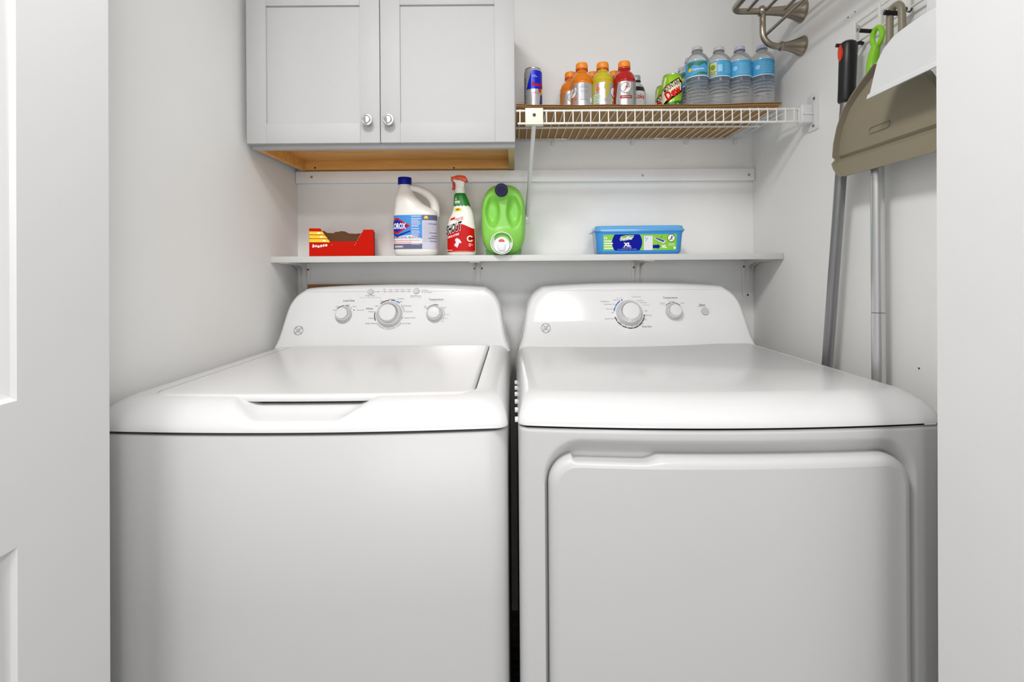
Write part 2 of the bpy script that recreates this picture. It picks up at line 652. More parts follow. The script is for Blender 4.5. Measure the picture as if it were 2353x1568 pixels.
wl = bpy.data.lights.new('hall_fill_light', 'AREA')  # unseen frontal fill, added to lift the closet's shadows
wl.shape = 'RECTANGLE'
wl.size, wl.size_y = 2.4, 1.75
wl.energy = FILL_POWER
wl.color = (0.985, 0.995, 1.0)
wlo = bpy.data.objects.new('hall_fill_light', wl)
COL.objects.link(wlo)
wlo.location = (0, HB - 0.09, 1.17)
wlo.rotation_euler = (PI / 2, 0, 0)

# ------------------------------------------------------------------ ceiling lamps of the hall (behind and above the camera)
def ceiling_lamp(x, y, label, power, r=0.17):
    t = thing('ceiling_lamp', label, 'lamp', (x, y, CEIL_Z), 'round ceiling lamps of the hall')
    dz = -0.14
    MB().lathe([(0.06, 0.0), (0.058, -0.012), (0.012, -0.018), (0.010, dz), (0.03, dz - 0.002)], 32).build('stem', PLASW, t)
    MB().lathe([(0.0, dz + 0.002), (r, dz), (r + 0.012, dz - 0.004), (r + 0.012, dz - 0.024), (r, dz - 0.026)], 40).build('rim', PLASW, t)
    MB().lathe([(r, dz - 0.020), (r, dz - 0.030), (r * 0.93, dz - 0.038), (0.0, dz - 0.044)], 40).build('diffuser', GLOW, t)
    ld = bpy.data.lights.new('lamp_light', 'AREA')
    ld.shape = 'DISK'
    ld.size = 2 * r
    ld.energy = power
    ld.color = (1.0, 0.99, 0.98)
    lo = bpy.data.objects.new('lamp_light', ld)
    COL.objects.link(lo)
    lo.parent = t
    lo.location = (0, 0, dz - 0.05)
    return t


GLOW.node_tree.nodes['Principled BSDF'].inputs['Emission Strength'].default_value = 9.0
ceiling_lamp(0.31, -0.42, 'round ceiling lamp on the right of the hall', LAMP_POWER * 1.1, 0.14)
ceiling_lamp(-0.33, 0.20, 'round ceiling lamp on the left of the hall', LAMP_POWER * 1.45, 0.19)


# ================================================================== WASHER AND DRYER
def rr_ring(cx, hw, y0, y1, rf, rb, z, bow=0.0, nx=64, ny=12, nc=8):
    """plan outline, front edge first (left to right); the front bows towards the viewer"""
    pts = []
    for k in range(nx):
        pts.append((-hw + rf + (2 * hw - 2 * rf) * k / (nx - 1), y0))
    for k in range(1, nc):
        a = -PI / 2 + PI / 2 * k / nc
        pts.append((hw - rf + rf * math.cos(a), y0 + rf + rf * math.sin(a)))
    for k in range(ny):
        pts.append((hw, y0 + rf + (y1 - y0 - rf - rb) * k / (ny - 1)))
    for k in range(1, nc):
        a = PI / 2 * k / nc
        pts.append((hw - rb + rb * math.cos(a), y1 - rb + rb * math.sin(a)))
    for k in range(nx):
        pts.append((hw - rb - (2 * hw - 2 * rb) * k / (nx - 1), y1))
    for k in range(1, nc):
        a = PI / 2 + PI / 2 * k / nc
        pts.append((-hw + rb + rb * math.cos(a), y1 - rb + rb * math.sin(a)))
    for k in range(ny):
        pts.append((-hw, y1 - rb - (y1 - y0 - rf - rb) * k / (ny - 1)))
    for k in range(1, nc):
        a = PI + PI / 2 * k / nc
        pts.append((-hw + rf + rf * math.cos(a), y0 + rf + rf * math.sin(a)))
    out = []
    for x, y in pts:
        w = max(0.0, 1 - (y - y0) / 0.35) if bow else 0.0
        yy = y - bow * max(0.0, 1 - (x / 0.345) ** 2) * w
        zz = z(yy) if callable(z) else z
        out.append(Vector((cx + x, yy, zz)))
    return out


# front, side inset and height of the moulded rim of the top, from its lower edge upwards
RIM = [(0.000, 0.000, -0.2640), (0.0005, 0.000, -0.2600), (0.005, 0.002, -0.2520), (0.014, 0.005, -0.2425), (0.026, 0.009, -0.2340),
       (0.040, 0.015, -0.2275), (0.052, 0.021, -0.2240), (0.062, 0.028, -0.2222), (0.070, 0.036, -0.2215)]


def slope(y):
    return -0.0125 * (y - 0.87)


def top_rings(cx, hw, y0, y1, bow, zoff):
    rs = []
    for fi, si, z in RIM:
        rs.append(rr_ring(cx, hw - si, y0 + fi, y1, 0.018 + fi * 0.3, 0.01, (lambda y, z=z: CAM_H + z + zoff + slope(y)), bow))
    return rs


def console(mb_parent, cx, yb, zb, tan_t, bow, bow_c, mat_, half, y_back, flip=False):
    """moulded back panel: outline (half widths and heights), tilted face with rolled edges"""
    pts = [(p.x, p.y) for p in catmull([Vector((a, b, 0)) for a, b in half], 6)]
    pts = [p for p in pts if p[0] > 0.002]
    n = len(pts)

    def yf(x, z):
        t = max(0.0, min(1.0, 1 - (z - zb) / 0.068))
        b = bow * max(0.0, 1 - ((x - bow_c) / 0.33) ** 2) * t * t
        return yb + (z - zb) * tan_t - b

    def inset(i):
        loop = [(-x, z) for x, z in pts] + [(x, z) for x, z in reversed(pts)]
        m = len(loop)
        out = []
        for k in range(m):
            a = Vector((*loop[max(0, k - 1)], 0))
            b = Vector((*loop[min(m - 1, k + 1)], 0))
            t = (b - a).normalized()
            nn = Vector((t.y, -t.x, 0))
            x, z = loop[k][0] + nn.x * i, loop[k][1] + nn.y * i
            if k in (0, m - 1):
                z = loop[k][1]
            out.append((x, z))
        return out
    mb = MB()
    rs = []
    full = inset(0)
    rs.append([(cx + x, y_back, z) for x, z in full])
    rs.append([(cx + x, yf(x, z) + 0.026, z) for x, z in full])
    for i, dy in ((0.0008, 0.016), (0.0028, 0.008), (0.006, 0.003), (0.010, 0.0006)):
        rs.append([(cx + x, yf(x, z) + dy, z) for x, z in inset(i)])
    mb.rings(rs, close=False)
    last = inset(0.010)
    rows = []
    cols = 40
    for k in range(n):
        (xl, zl), (xr, zr) = last[k], last[len(last) - 1 - k]
        if k == 0:
            d0 = rs[-1]
        row = []
        for c in range(cols + 1):
            x = xl + (xr - xl) * c / cols
            z = zl + (zr - zl) * c / cols
            edge = 0.0006 if c in (0, cols) else 0.0
            row.append((cx + x, yf(x, z) + edge, z))
        rows.append(row)
    mb.rings(rows, close=False)
    # back and top strip
    return mb, yf


HALF = [(0.347, CAM_H - 0.246), (0.343, CAM_H - 0.232), (0.334, CAM_H - 0.205), (0.327, CAM_H - 0.165), (0.321, CAM_H - 0.130),
        (0.313, CAM_H - 0.105), (0.299, CAM_H - 0.084), (0.279, CAM_H - 0.069), (0.256, CAM_H - 0.062), (0.13, CAM_H - 0.0555), (0.0, CAM_H - 0.0535)]
TAN_T = 0.36
TILT = math.atan(TAN_T)
N_FACE = Vector((0, -math.cos(TILT), math.sin(TILT)))
UP_FACE = Vector((0, math.sin(TILT), math.cos(TILT)))


class Face:
    """pixel measurements on a tilted console face to metres across it"""
    def __init__(self, cx, yb, zb):
        self.p0 = Vector((cx, yb, zb))

    def st(self, px, py):
        p = on_plane(px, py, self.p0, N_FACE) - self.p0
        return p.x, p.dot(UP_FACE)

    def map(self, lift=0.0004):
        return lambda s, t: self.p0 + Vector((s, 0, 0)) + UP_FACE * t + N_FACE * lift

    def matrix(self, s, t, h=0.0):
        o = self.p0 + Vector((s, 0, 0)) + UP_FACE * t + N_FACE * h
        M = Matrix.Identity(4)
        for i, ax in enumerate((Vector((1, 0, 0)), UP_FACE, N_FACE)):
            M[0][i], M[1][i], M[2][i] = ax
        M.translation = o
        return M


PXM = 0.00129          # metres per photo pixel on the console faces


def letter(pr, face, s, px, py, wpx, bold=0.0, hpx=None):
    a, b = face.st(px, py)
    pr.text(s, a, b, w=wpx * PXM, h=(hpx * PXM / 0.94 if hpx else None), bold=bold)


def emblem(pr, a, b, r):
    """round monogram: ring, two script letters and four curls"""
    pr.arc(a, b, r * 0.90, r * 1.04, 0, 360, 40)
    pr.text('GE', a, b, w=r * 1.05, h=r * 0.85, shear=0.35, bold=0.035)
    for k in range(4):
        an = 45 + 90 * k
        cxx, czz = a + 0.74 * r * math.cos(math.radians(an)), b + 0.74 * r * math.sin(math.radians(an))
        pr.arc(cxx, czz, 0.10 * r, 0.24 * r, an - 120, an + 120, 10)


def dial(parent, face, px, py, r, h, cap_r, name='dial'):
    s, t = face.st(px, py)
    M = face.matrix(s, t)
    k = MB().lathe([(r, 0.0), (r, 0.004), (r * 0.97, 0.006), (r * 0.95, 0.0065), (r * 0.90, 0.012), (r * 0.86, 0.5 * h)], 40)
    k.xf(M)
    o = k.build(name, KNOBCLR, parent)
    MB().lathe([(r * 0.86, 0.48 * h), (r * 0.84, 0.62 * h), (cap_r * 1.10, 0.93 * h), (cap_r * 1.02, h)], 40).xf(M).build('chrome_ring', CHROME, o)
    MB().lathe([(cap_r * 1.02, 0.9 * h), (cap_r * 1.01, h * 1.0), (cap_r * 0.94, h * 1.05), (0, h * 1.07)], 40).xf(M).build('cap', KNOBW, o)
    q = MB()
    for j in range(20):
        a = 2 * PI * j / 20
        rr = r * 0.925
        q.box(rr * math.cos(a) - 0.0006, rr * math.cos(a) + 0.0006, rr * math.sin(a) - 0.0006, rr * math.sin(a) + 0.0006, 0.008, 0.011)
    return o


def button(parent, face, px, py, r, h=0.004):
    s, t = face.st(px, py)
    return MB().lathe([(r, 0), (r, h * 0.7), (r * 0.9, h), (0, h * 0.92)], 24).xf(face.matrix(s, t)).build('button', BTNG, parent)


# ------------------------------------------------------------------ washer
WCX, WHW, WY0, WBOW = -0.3575, 0.3465, 0.802, 0.018
washer = thing('washing_machine', 'white top-loading washing machine with a scooped lid handle, left of the pair', 'washer', (0, 0, 0))
rs = top_rings(WCX, WHW, WY0, 1.52, WBOW, -0.001)
# opening under the lid, its floor, and the finger scoop in the front rim
rs.append(rr_ring(WCX, 0.2885, WY0 + 0.073, 1.425, 0.03, 0.02, lambda y: CAM_H - 0.2225 + slope(y), WBOW))
rs.append(rr_ring(WCX, 0.2880, WY0 + 0.0735, 1.4245, 0.03, 0.02, lambda y: CAM_H - 0.2385 + slope(y), WBOW))
scoop = [None, None, (0.003, -0.2550), (0.008, -0.2512), (0.018, -0.2488), (0.036, -0.2470), (0.050, -0.2445), (0.060, -0.2410), (0.070, -0.2385),
         (0.080, -0.2380), (0.085, -0.2460)]
for k, r in enumerate(rs):
    if scoop[k] is None:
        continue
    fi, sz = scoop[k]
    u = k / (len(rs) - 1)
    hw_out = 0.086 + 0.040 * sstep(0.15, 0.75, u)
    hw_in = 0.055 + 0.030 * sstep(0.15, 0.75, u)
    for i in range(64):
        x = r[i].x - WCX
        w = 1 - sstep(hw_in, hw_out, abs(x))
        if w <= 0:
            continue
        by = WY0 + fi - WBOW * max(0, 1 - (x / 0.345) ** 2)
        r[i].y += (by - r[i].y) * w
        r[i].z += (CAM_H + sz - r[i].z) * w
MB().rings(rs, True, False, True).build('top_cover', ENAMEL, washer, smooth=50)
LZ = CAM_H - 0.2200
lid = []
for ins, z in ((0.004, -0.013), (0.001, -0.0115), (0.0, -0.008), (0.0003, -0.0045), (0.0025, -0.0015), (0.006, -0.0003), (0.010, 0.0)):
    lid.append(rr_ring(WCX, 0.2855 - ins, WY0 + 0.0640 + ins, 1.4215 - ins, 0.03, 0.018, (lambda y, z=z: LZ + z + slope(y)), WBOW))
MB().rings(lid, True, True, True).build('lid', ENAMEL, washer, smooth=40)
# cabinet below the seam
zt = CAM_H - 0.2690
cab = [rr_ring(WCX, WHW - 0.001, WY0 + 0.002, 1.50, 0.03, 0.01, z, WBOW) for z in (0.015, 0.6, zt - 0.004)]
cab.append(rr_ring(WCX, WHW - 0.0025, WY0 + 0.0035, 1.50, 0.03, 0.01, zt - 0.001, WBOW))
cab.append(rr_ring(WCX, WHW - 0.006, WY0 + 0.007, 1.50, 0.03, 0.01, zt, WBOW))
MB().rings(cab, True, True, True).build('cabinet', PANEL_SHADED, washer, smooth=40)
sm = [rr_ring(WCX, WHW - 0.012, WY0 + 0.010, 1.49, 0.03, 0.01, z, WBOW) for z in (zt - 0.01, zt + 0.012)]
MB().rings(sm, True, True, True).build('seam', SEAM, washer, smooth=40)
wm, _ = console(washer, WCX, 1.424, CAM_H - 0.2285, TAN_T, 0.0, 0.0, CONSW, HALF, 1.53)
wcons = wm.build('console', CONSW, washer, smooth=60)
wf_ = Face(WCX, 1.424, CAM_H - 0.2285)
dial(washer, wf_, 895, 723, 0.0385, 0.026, 0.0245)
dial(washer, wf_, 790, 724, 0.0245, 0.022, 0.0165)
dial(washer, wf_, 999, 722, 0.0245, 0.022, 0.0165)
for px, py in ((852, 671), (957, 669)):
    button(washer, wf_, px, py, 0.0092)
pd, pg, pl, pb = Print(), Print(), Print(), Print()
letter(pd, wf_, 'Load Size', 802, 691, 26, 0.008)
letter(pd, wf_, 'Temperature', 1002, 689, 34, 0.008)
letter(pd, wf_, 'Whites', 849, 709.5, 17, 0.012)
letter(pg, wf_, 'Colors', 921, 686.5, 16)
for s, x, y, w in (('Fill', 884, 666, 5), ('Soak', 898, 666, 8), ('Wash', 912, 666, 9), ('Rinse', 926, 666, 9), ('Spin', 940, 666, 8),
                   ('Deep Rinse', 851, 680, 22), ('Start/Pause', 955, 680, 24), ('Pause', 979, 667, 10), ('Lid Locked', 983, 672, 18),
                   ('Medium', 902, 688, 15), ('Heavy', 880, 693, 12), ('Light', 920, 694, 10), ('Delicates', 936, 703, 18), ('Casuals', 940, 716, 16),
                   ('Speed Wash', 942, 731, 25), ('Drain & Spin', 932, 744, 25), ('Light', 866, 703.5, 8), ('Medium', 855, 716.5, 16),
                   ('Heavy', 854, 732, 13), ('Bulky Items', 852, 744, 24), ('Small', 770, 713, 9), ('Medium', 778, 705, 12), ('Large', 800, 701, 8),
                   ('Super', 815, 705, 9), ('Precise Fill', 828, 713, 17), ('Tap', 977, 704.5, 6), ('Cold', 977, 707.5, 6), ('Cool', 1001, 699.5, 7),
                   ('Cold', 1021, 707, 7), ('Colors', 1027, 723, 10), ('Warm', 1023, 732, 9), ('Hot', 1017, 739, 6)):
    letter(pg, wf_, s, x, y, w)
letter(pl, wf_, '(Select when adding Fabric Softener)', 851, 684.3, 50)
letter(pl, wf_, '(Hold 3 sec to Reset)', 955, 684, 27)
for x, y in ((869.5, 671), (884, 671), (898, 671), (912, 671), (926, 671), (940, 671), (971, 667), (971, 672)):
    a, b = wf_.st(x, y)
    pd.disc(a, b, 0.0013, 10)
a, b = wf_.st(861, 671)
a2, b2 = wf_.st(868, 671)
pl.line([(a, b), (a2, b2)], 0.0004)
a, b = wf_.st(884, 671)
a2, b2 = wf_.st(940, 671)
pl.line([(a, b), (a2, b2)], 0.0003)
a, b = wf_.st(984, 692.5)
a2, b2 = wf_.st(1018, 692.5)
pl.line([(a, b), (a2, b2)], 0.0003)
a, b = wf_.st(895, 723)
for a0, a1 in ((72, 88), (94, 132), (172, 205)):
    pd.arc(a, b, 0.0425, 0.0455, a0, a1)
pb.arc(a, b, 0.0425, 0.0455, 52, 69)
for a0, a1 in ((8, 42), (215, 255), (258, 298), (302, 322)):
    pl.arc(a, b, 0.0425, 0.0455, a0, a1)
aa, bb = wf_.st(925, 731)
pd.arc(aa, bb, 0.0012, 0.002, 0, 360, 14)
a, b = wf_.st(790, 724)
pd.arc(a, b, 0.0275, 0.0295, 92, 140)
pd.arc(a, b, 0.0275, 0.0295, 62, 86)
pl.arc(a, b, 0.0275, 0.0295, 36, 58)
aa, bb = wf_.st(813.5, 713)
pd.disc(aa, bb, 0.0018, 10)
a, b = wf_.st(999, 722)
pd.arc(a, b, 0.0275, 0.0293, 70, 150)
pl.arc(a, b, 0.0275, 0.0297, -40, 50)
pd.build('lettering', INKD, wcons, wf_.map())
pg.build('lettering', INKG, wcons, wf_.map())
pl.build('lettering', INKL, wcons, wf_.map(0.0005))
pb.build('lettering', INKB, wcons, wf_.map())
pe = Print()
a, b = wf_.st(686, 760)
emblem(pe, a, b, 0.0135)
pe.build('emblem', LOGOG, wcons, wf_.map())

# ------------------------------------------------------------------ dryer
DCX, DHW, DY0, DBOW = 0.3575, 0.3520, 0.806, 0.023
dryer = thing('clothes_dryer', 'white front-loading clothes dryer with a wide door, right of the pair', 'dryer', (0, 0, 0))
rs = top_rings(DCX, DHW, DY0, 1.52, DBOW, 0.0015)
MB().rings(rs, True, False, True).build('top_cover', ENAMEL, dryer, smooth=50)
dzt = CAM_H - 0.2655
core = [rr_ring(DCX, DHW - 0.001, DY0 + 0.05, 1.50, 0.005, 0.01, z, DBOW) for z in (0.015, 0.6, dzt)]
MB().rings(core, True, True, True).build('cabinet', PANEL_SHADED, dryer, smooth=40)
sm = [rr_ring(DCX, DHW - 0.012, DY0 + 0.012, 1.49, 0.03, 0.01, z, DBOW) for z in (dzt - 0.01, dzt + 0.012)]
MB().rings(sm, True, True, True).build('seam', SEAM, dryer, smooth=40)


def dfront(x):
    return DY0 + 0.002 - DBOW * max(0.0, 1 - ((x - DCX) / 0.345) ** 2)


RX0, RX1, RZ0, RZ1, RR = 0.0475, 0.6560, 0.16, CAM_H - 0.2800, 0.062


def recess_sd(x, z):
    qx = abs(x - (RX0 + RX1) / 2) - (RX1 - RX0) / 2 + RR
    qz = abs(z - (RZ0 + RZ1) / 2) - (RZ1 - RZ0) / 2 + RR
    return math.hypot(max(qx, 0), max(qz, 0)) + min(max(qx, qz), 0) - RR


def axis_samples(lo, hi, dense, fine, coarse):
    out, x = [], lo
    while x < hi - 1e-6:
        out.append(x)
        x += fine if any(a <= x <= b for a, b in dense) else coarse
    return out + [hi]


xs = axis_samples(DCX - DHW + 0.001, DCX + DHW - 0.001, ((0.0, 0.13), (0.58, 0.71)), 0.003, 0.016)
zs = axis_samples(0.015, dzt - 0.0005, ((0.10, 0.24), (0.76, 0.92)), 0.003, 0.02)
grid = []
ex = DCX + DHW - 0.001
for z in zs:
    row = []
    for x in xs:
        e = min(x - (DCX - DHW + 0.001), ex - x)
        rnd = 0.016 * (1 - math.sqrt(max(0.0, 1 - (1 - min(1, e / 0.016)) ** 2)))
        zc = (dzt - z)
        rnd += 0.004 * (1 - min(1.0, zc / 0.005)) ** 2
        sd = recess_sd(x, z)
        side = sstep(0.30, 0.62, x)
        wdt = 0.010 + 0.022 * sstep(CAM_H - 0.36, CAM_H - 0.30, z) + 0.012 * side
        dep = 0.022 * sstep(0.0, -wdt, sd)
        row.append((x, dfront(x) + rnd + dep, z))
    grid.append(row)
MB().rings(grid, close=False).build('front_panel', PANEL_SHADED, dryer, smooth=60)
# the door, proud of the recess
QX0, QX1, QZ0, QZ1, QR = 0.0545, 0.6400, 0.19, CAM_H - 0.3080, 0.048
loop = []
nz_ = 26
left = []
for k in range(10):
    a = PI + PI / 2 * (1 - k / 9)
    left.append((QX0 + QR + QR * math.cos(a) , QZ0 + QR - QR * math.sin(PI - a) if False else QZ0 + QR + QR * math.sin(a + PI / 2 * 0)))
left = [(QX0 + QR - QR * math.sin(PI / 2 * k / 9), QZ0 + QR - QR * math.cos(PI / 2 * k / 9)) for k in range(10)]
left += [(QX0, QZ0 + QR + (QZ1 - QZ0 - 2 * QR) * k / 12) for k in range(1, 12)]
left += [(QX0 + QR - QR * math.cos(PI / 2 * k / 14), QZ1 - QR + QR * math.sin(PI / 2 * k / 14)) for k in range(15)]
for k in range(1, 25):
    left.append((QX0 + QR + ((QX0 + QX1) / 2 - QX0 - QR) * k / 25, QZ1))
mid = (QX0 + QX1) / 2


def door_outline(i):
    L = []
    for x, z in left:
        cxx = max(x, QX0 + QR)
        czz = min(max(z, QZ0 + QR), QZ1 - QR)
        dx, dz = x - cxx, z - czz
        l = math.hypot(dx, dz)
        f = (l - i) / l if l > 1e-6 else 1
        L.append((cxx + dx * f, czz + dz * f))
    R = [(2 * mid - x, z) for x, z in reversed(L)]
    return L + R


def door_y(x, i):
    return dfront(x) - 0.013 + 0.0 * i


dr = []
for i, dy, notch in ((0.004, 0.045, 1), (0.0, 0.030, 1), (0.0, 0.016, 1), (0.001, 0.010, 0.75), (0.004, 0.0045, 0.45), (0.009, 0.0012, 0.15), (0.015, 0.0, 0)):
    ring = []
    for x, z in door_outline(i):
        if notch and z > QZ1 - 0.02 and 0.092 < x < 0.222:
            z -= 0.0085 * notch * sstep(0.092, 0.0955, x) * (1 - sstep(0.2185, 0.222, x))
        ring.append((x, door_y(x, i) + dy, z))
    dr.append(ring)
mbd = MB().rings(dr, close=True)
o15 = door_outline(0.015)
n = len(left)
rows = []
for k in range(n):
    (xl, zl), (xr, zr) = o15[k], o15[len(o15) - 1 - k]
    rows.append([(xl + (xr - xl) * c / 24, door_y(xl + (xr - xl) * c / 24, 0), zl) for c in range(25)])
mbd.rings(rows, close=False)
mbd.build('door', PANEL_SHADED, dryer, smooth=50)
# spacer tabs along the left rim of the top
for k, (px, py) in enumerate(((1174.5, 849), (1174.5, 862), (1175, 876), (1175.5, 898), (1176, 923), (1176.5, 961))):
    yy = (1.10, 1.05, 1.00, 0.945, 0.89, 0.835)[k]
    p = at_d(px, py, yy)
    MB().box(0.0005, 0.0062, yy - 0.005, yy + 0.005, CAM_H - 0.2640, CAM_H - 0.2570).build('spacer_tab', PLASW, dryer, bevel=0.001)
dm, dyf = console(dryer, DCX, 1.412, CAM_H - 0.2285, TAN_T, 0.055, -0.10, CONSW, HALF, 1.53)
dcons = dm.build('console', CONSW, dryer, smooth=60)
df_ = Face(DCX, 1.412, CAM_H - 0.2285)


def dmap(lift=0.0004):
    base = df_.map(lift)

    def fn(s, t):
        p = base(s, t)
        y = dyf(p.x - DCX, p.z)
        return Vector((p.x, min(p.y, y - lift), p.z))
    return fn


dial(dryer, df_, 1446, 720, 0.0385, 0.028, 0.0245)
dial(dryer, df_, 1548, 717, 0.0245, 0.022, 0.0170)
button(dryer, df_, 1619.5, 716, 0.0112)
pd, pg, pl, pb, pw = Print(), Print(), Print(), Print(), Print()
letter(pd, df_, 'Temperature', 1540, 685, 33, 0.008)
letter(pd, df_, 'Start', 1613, 701, 14, 0.012)
letter(pd, df_, 'Time Dry', 1485, 751, 23, 0.010)
letter(pg, df_, 'Cottons', 1390, 693, 19)
for s, x, y, w in (('Less Dry', 1417, 690, 17), ('Optimum Dry', 1401, 700, 26), ('More Dry', 1402, 711, 18), ('Off', 1407.5, 719, 6),
                   ('Quick Fluff 20', 1404, 733, 28), ('20', 1426, 742, 6), ('30', 1439, 747.5, 5), ('40', 1452, 749, 6), ('50', 1464.5, 748, 6),
                   ('60', 1475, 743, 6), ('70', 1483.5, 735, 5), ('80 Min.', 1491, 725, 14), ('Off', 1484, 715, 6), ('Less Dry', 1471, 691, 14),
                   ('More Dry', 1478, 696, 16), ('Cottons', 1522, 697, 12), ('Casuals', 1543, 692.5, 12), ('Fluff', 1568, 697, 7)):
    letter(pg, df_, s, x, y, w)
letter(pl, df_, 'Delicates', 1462, 682, 19)
letter(pl, df_, 'Anti Static', 1423, 685, 16)
letter(pl, df_, 'Extended', 1485, 701, 14)
letter(pl, df_, '(Push to Start)', 1613, 705.3, 20)
letter(pl, df_, 'Medium', 1523, 700.5, 9)
a, b = df_.st(1446, 720)
for a0, a1 in ((112, 118), (-14, -6), (-36, -16), (-58, -38), (-80, -60), (-102, -82), (-124, -104), (-146, -126), (-166, -148)):
    pd.arc(a, b, 0.0425, 0.0460, a0, a1)
for a0, a1 in ((124, 152), (154, 172)):
    pb.arc(a, b, 0.0425, 0.0460, a0, a1)
a, b = df_.st(1548, 717)
pd.arc(a, b, 0.0275, 0.0293, 98, 140)
pd.arc(a, b, 0.0275, 0.0293, 40, 92)
pd.build('lettering', INKD, dcons, dmap())
pg.build('lettering', INKG, dcons, dmap())
pl.build('lettering', INKL, dcons, dmap())
pb.build('lettering', INKB, dcons, dmap())
pe = Print()
a, b = df_.st(1254, 754)
emblem(pe, a, b, 0.0135)
pe.build('emblem', LOGOG, dcons, dmap(0.0006))

# ================================================================== CUPBOARD, CLEAT, SHELVES
CBY = 1.319
CZ0, CZ1 = CAM_H + 0.3206, CAM_H + 0.752
cabinet = thing('wall_cabinet', 'white two-door wall cabinet with round metal knobs', 'cabinet', (0, 0, 0))
cx0, cx1 = -0.699, 0.0055
t_ = 0.016
MB().box(cx0, cx0 + t_, CBY + 0.018, D_BACK, CZ0, CZ1).build('side_panel', CABW, cabinet, smooth=None, bevel=0.0006)
MB().box(cx1 - t_, cx1, CBY + 0.018, D_BACK, CZ0, CZ1).build('side_panel', CABW, cabinet, smooth=None, bevel=0.0006)
MB().box(cx0 + t_, cx1 - t_, CBY + 0.018, D_BACK, CZ1 - t_, CZ1).build('top_panel', CABW, cabinet, smooth=None)
MB().box(cx0 + t_, cx1 - t_, CBY + 0.020, D_BACK - 0.008, CZ0 + 0.030, CZ0 + 0.042).build('bottom_panel', WOODC, cabinet, smooth=None)
MB().box(cx0 + t_, cx1 - t_, D_BACK - 0.030, D_BACK - 0.008, CZ0 + 0.001, CZ0 + 0.030).build('hanging_rail', WOODC, cabinet, smooth=None)
MB().box(cx0 + t_, cx1 - t_, D_BACK - 0.008, D_BACK, CZ0, CZ1 - t_).build('back_panel', WOODC, cabinet, smooth=None)
MB().box(cx0 + t_, cx0 + t_ + 0.002, CBY + 0.02, D_BACK - 0.030, CZ0 + 0.0005, CZ0 + 0.030).build('side_lining', WOODC, cabinet, smooth=None)
MB().box(cx1 - t_ - 0.002, cx1 - t_, CBY + 0.02, D_BACK - 0.030, CZ0 + 0.0005, CZ0 + 0.030).build('side_lining', CHIP, cabinet, smooth=None)
MB().box(cx1 - t_ - 0.002, cx1 - 0.0008, CBY + 0.02, D_BACK - 0.002, CZ0 - 0.0005, CZ0 + 0.0005).build('side_edge', CHIP, cabinet, smooth=None)
MB().box(cx0 + 0.0008, cx0 + t_ + 0.002, CBY + 0.02, D_BACK - 0.002, CZ0 - 0.0005, CZ0 + 0.0005).build('side_edge', WOODC, cabinet, smooth=None)
fr = MB()
fr.box(cx0, cx1, CBY, CBY + 0.019, CZ0 - 0.001, CZ0 + 0.036)
fr.box(cx0, cx1, CBY, CBY + 0.019, CZ1 - 0.036, CZ1)
fr.box(cx0, cx0 + 0.036, CBY, CBY + 0.019, CZ0 + 0.036, CZ1 - 0.036)
fr.box(cx1 - 0.036, cx1, CBY, CBY + 0.019, CZ0 + 0.036, CZ1 - 0.036)
fr.build('face_frame', CABW, cabinet, smooth=None)


def cab_door(x0, x1, kx):
    z0, z1 = CAM_H + 0.3297, CAM_H + 0.747
    y0, y1 = CBY - 0.0195, CBY - 0.0008
    st = 0.0525
    d = MB()
    d.box(x0 + st, x1 - st, y0 + 0.006, y1, z0 + st, z1 - st)
    root = d.build('door', CABW, cabinet, smooth=None)
    for a, b, nm in ((x0, x0 + st, 'stile'), (x1 - st, x1, 'stile')):
        MB().box(a, b, y0, y1, z0, z1).build(nm, CABW, root, smooth=40, bevel=0.0012)
    for a, b in ((z0, z0 + st), (z1 - st, z1)):
        MB().box(x0 + st, x1 - st, y0, y1, a, b).build('rail', CABW, root, smooth=40, bevel=0.0005)
    kp = at_d(kx, 277, y0 - 0.012)
    M = Matrix.Translation((kp.x, y0, kp.z)) @ Matrix.Rotation(PI / 2, 4, 'X')
    MB().lathe([(0.0068, 0.0), (0.0055, 0.008), (0.0075, 0.013), (0.0135, 0.016), (0.0148, 0.0185), (0.0140, 0.021), (0.0120, 0.0215), (0.0112, 0.0205),
                (0.0105, 0.0212), (0.0080, 0.0245), (0.0, 0.0262)], 32).xf(M).build('knob', KNOBN, root, smooth=30)


cab_door(-0.7042, -0.3510, 844)
cab_door(-0.3492, 0.0063, 893)
for px, py in ((724, 386), (1031, 386), (1043, 386)):
    p = at_d(px, py, D_BACK - 0.030)
    MB().lathe([(0.0032, 0.0), (0.0030, 0.0012), (0, 0.0014)], 10, (p.x, D_BACK - 0.030, p.z), Matrix.Rotation(PI / 2, 4, 'X')).build(
        'screw', STEEL if px == 1031 else SCREWD, cabinet)

# white cleat screwed to the back wall
cl = MB().box(X_L + 0.0015, X_R - 0.0015, D_BACK - 0.018, D_BACK, CAM_H + 0.2790, CAM_H + 0.3178).build('trim_1', TRIMW, smooth=40, bevel=0.0012)
struct(cl)
for px, py in ((716, 407), (1038, 406), (1203, 404), (1477, 403), (1721, 402)):
    p = at_d(px, py, D_BACK - 0.018)
    MB().lathe([(0.0042, 0.0), (0.004, 0.0012), (0.0015, 0.0014), (0, 0.0006)], 12, (p.x, D_BACK - 0.018, p.z), Matrix.Rotation(PI / 2, 4, 'X')).build('screw', STEEL, cl)

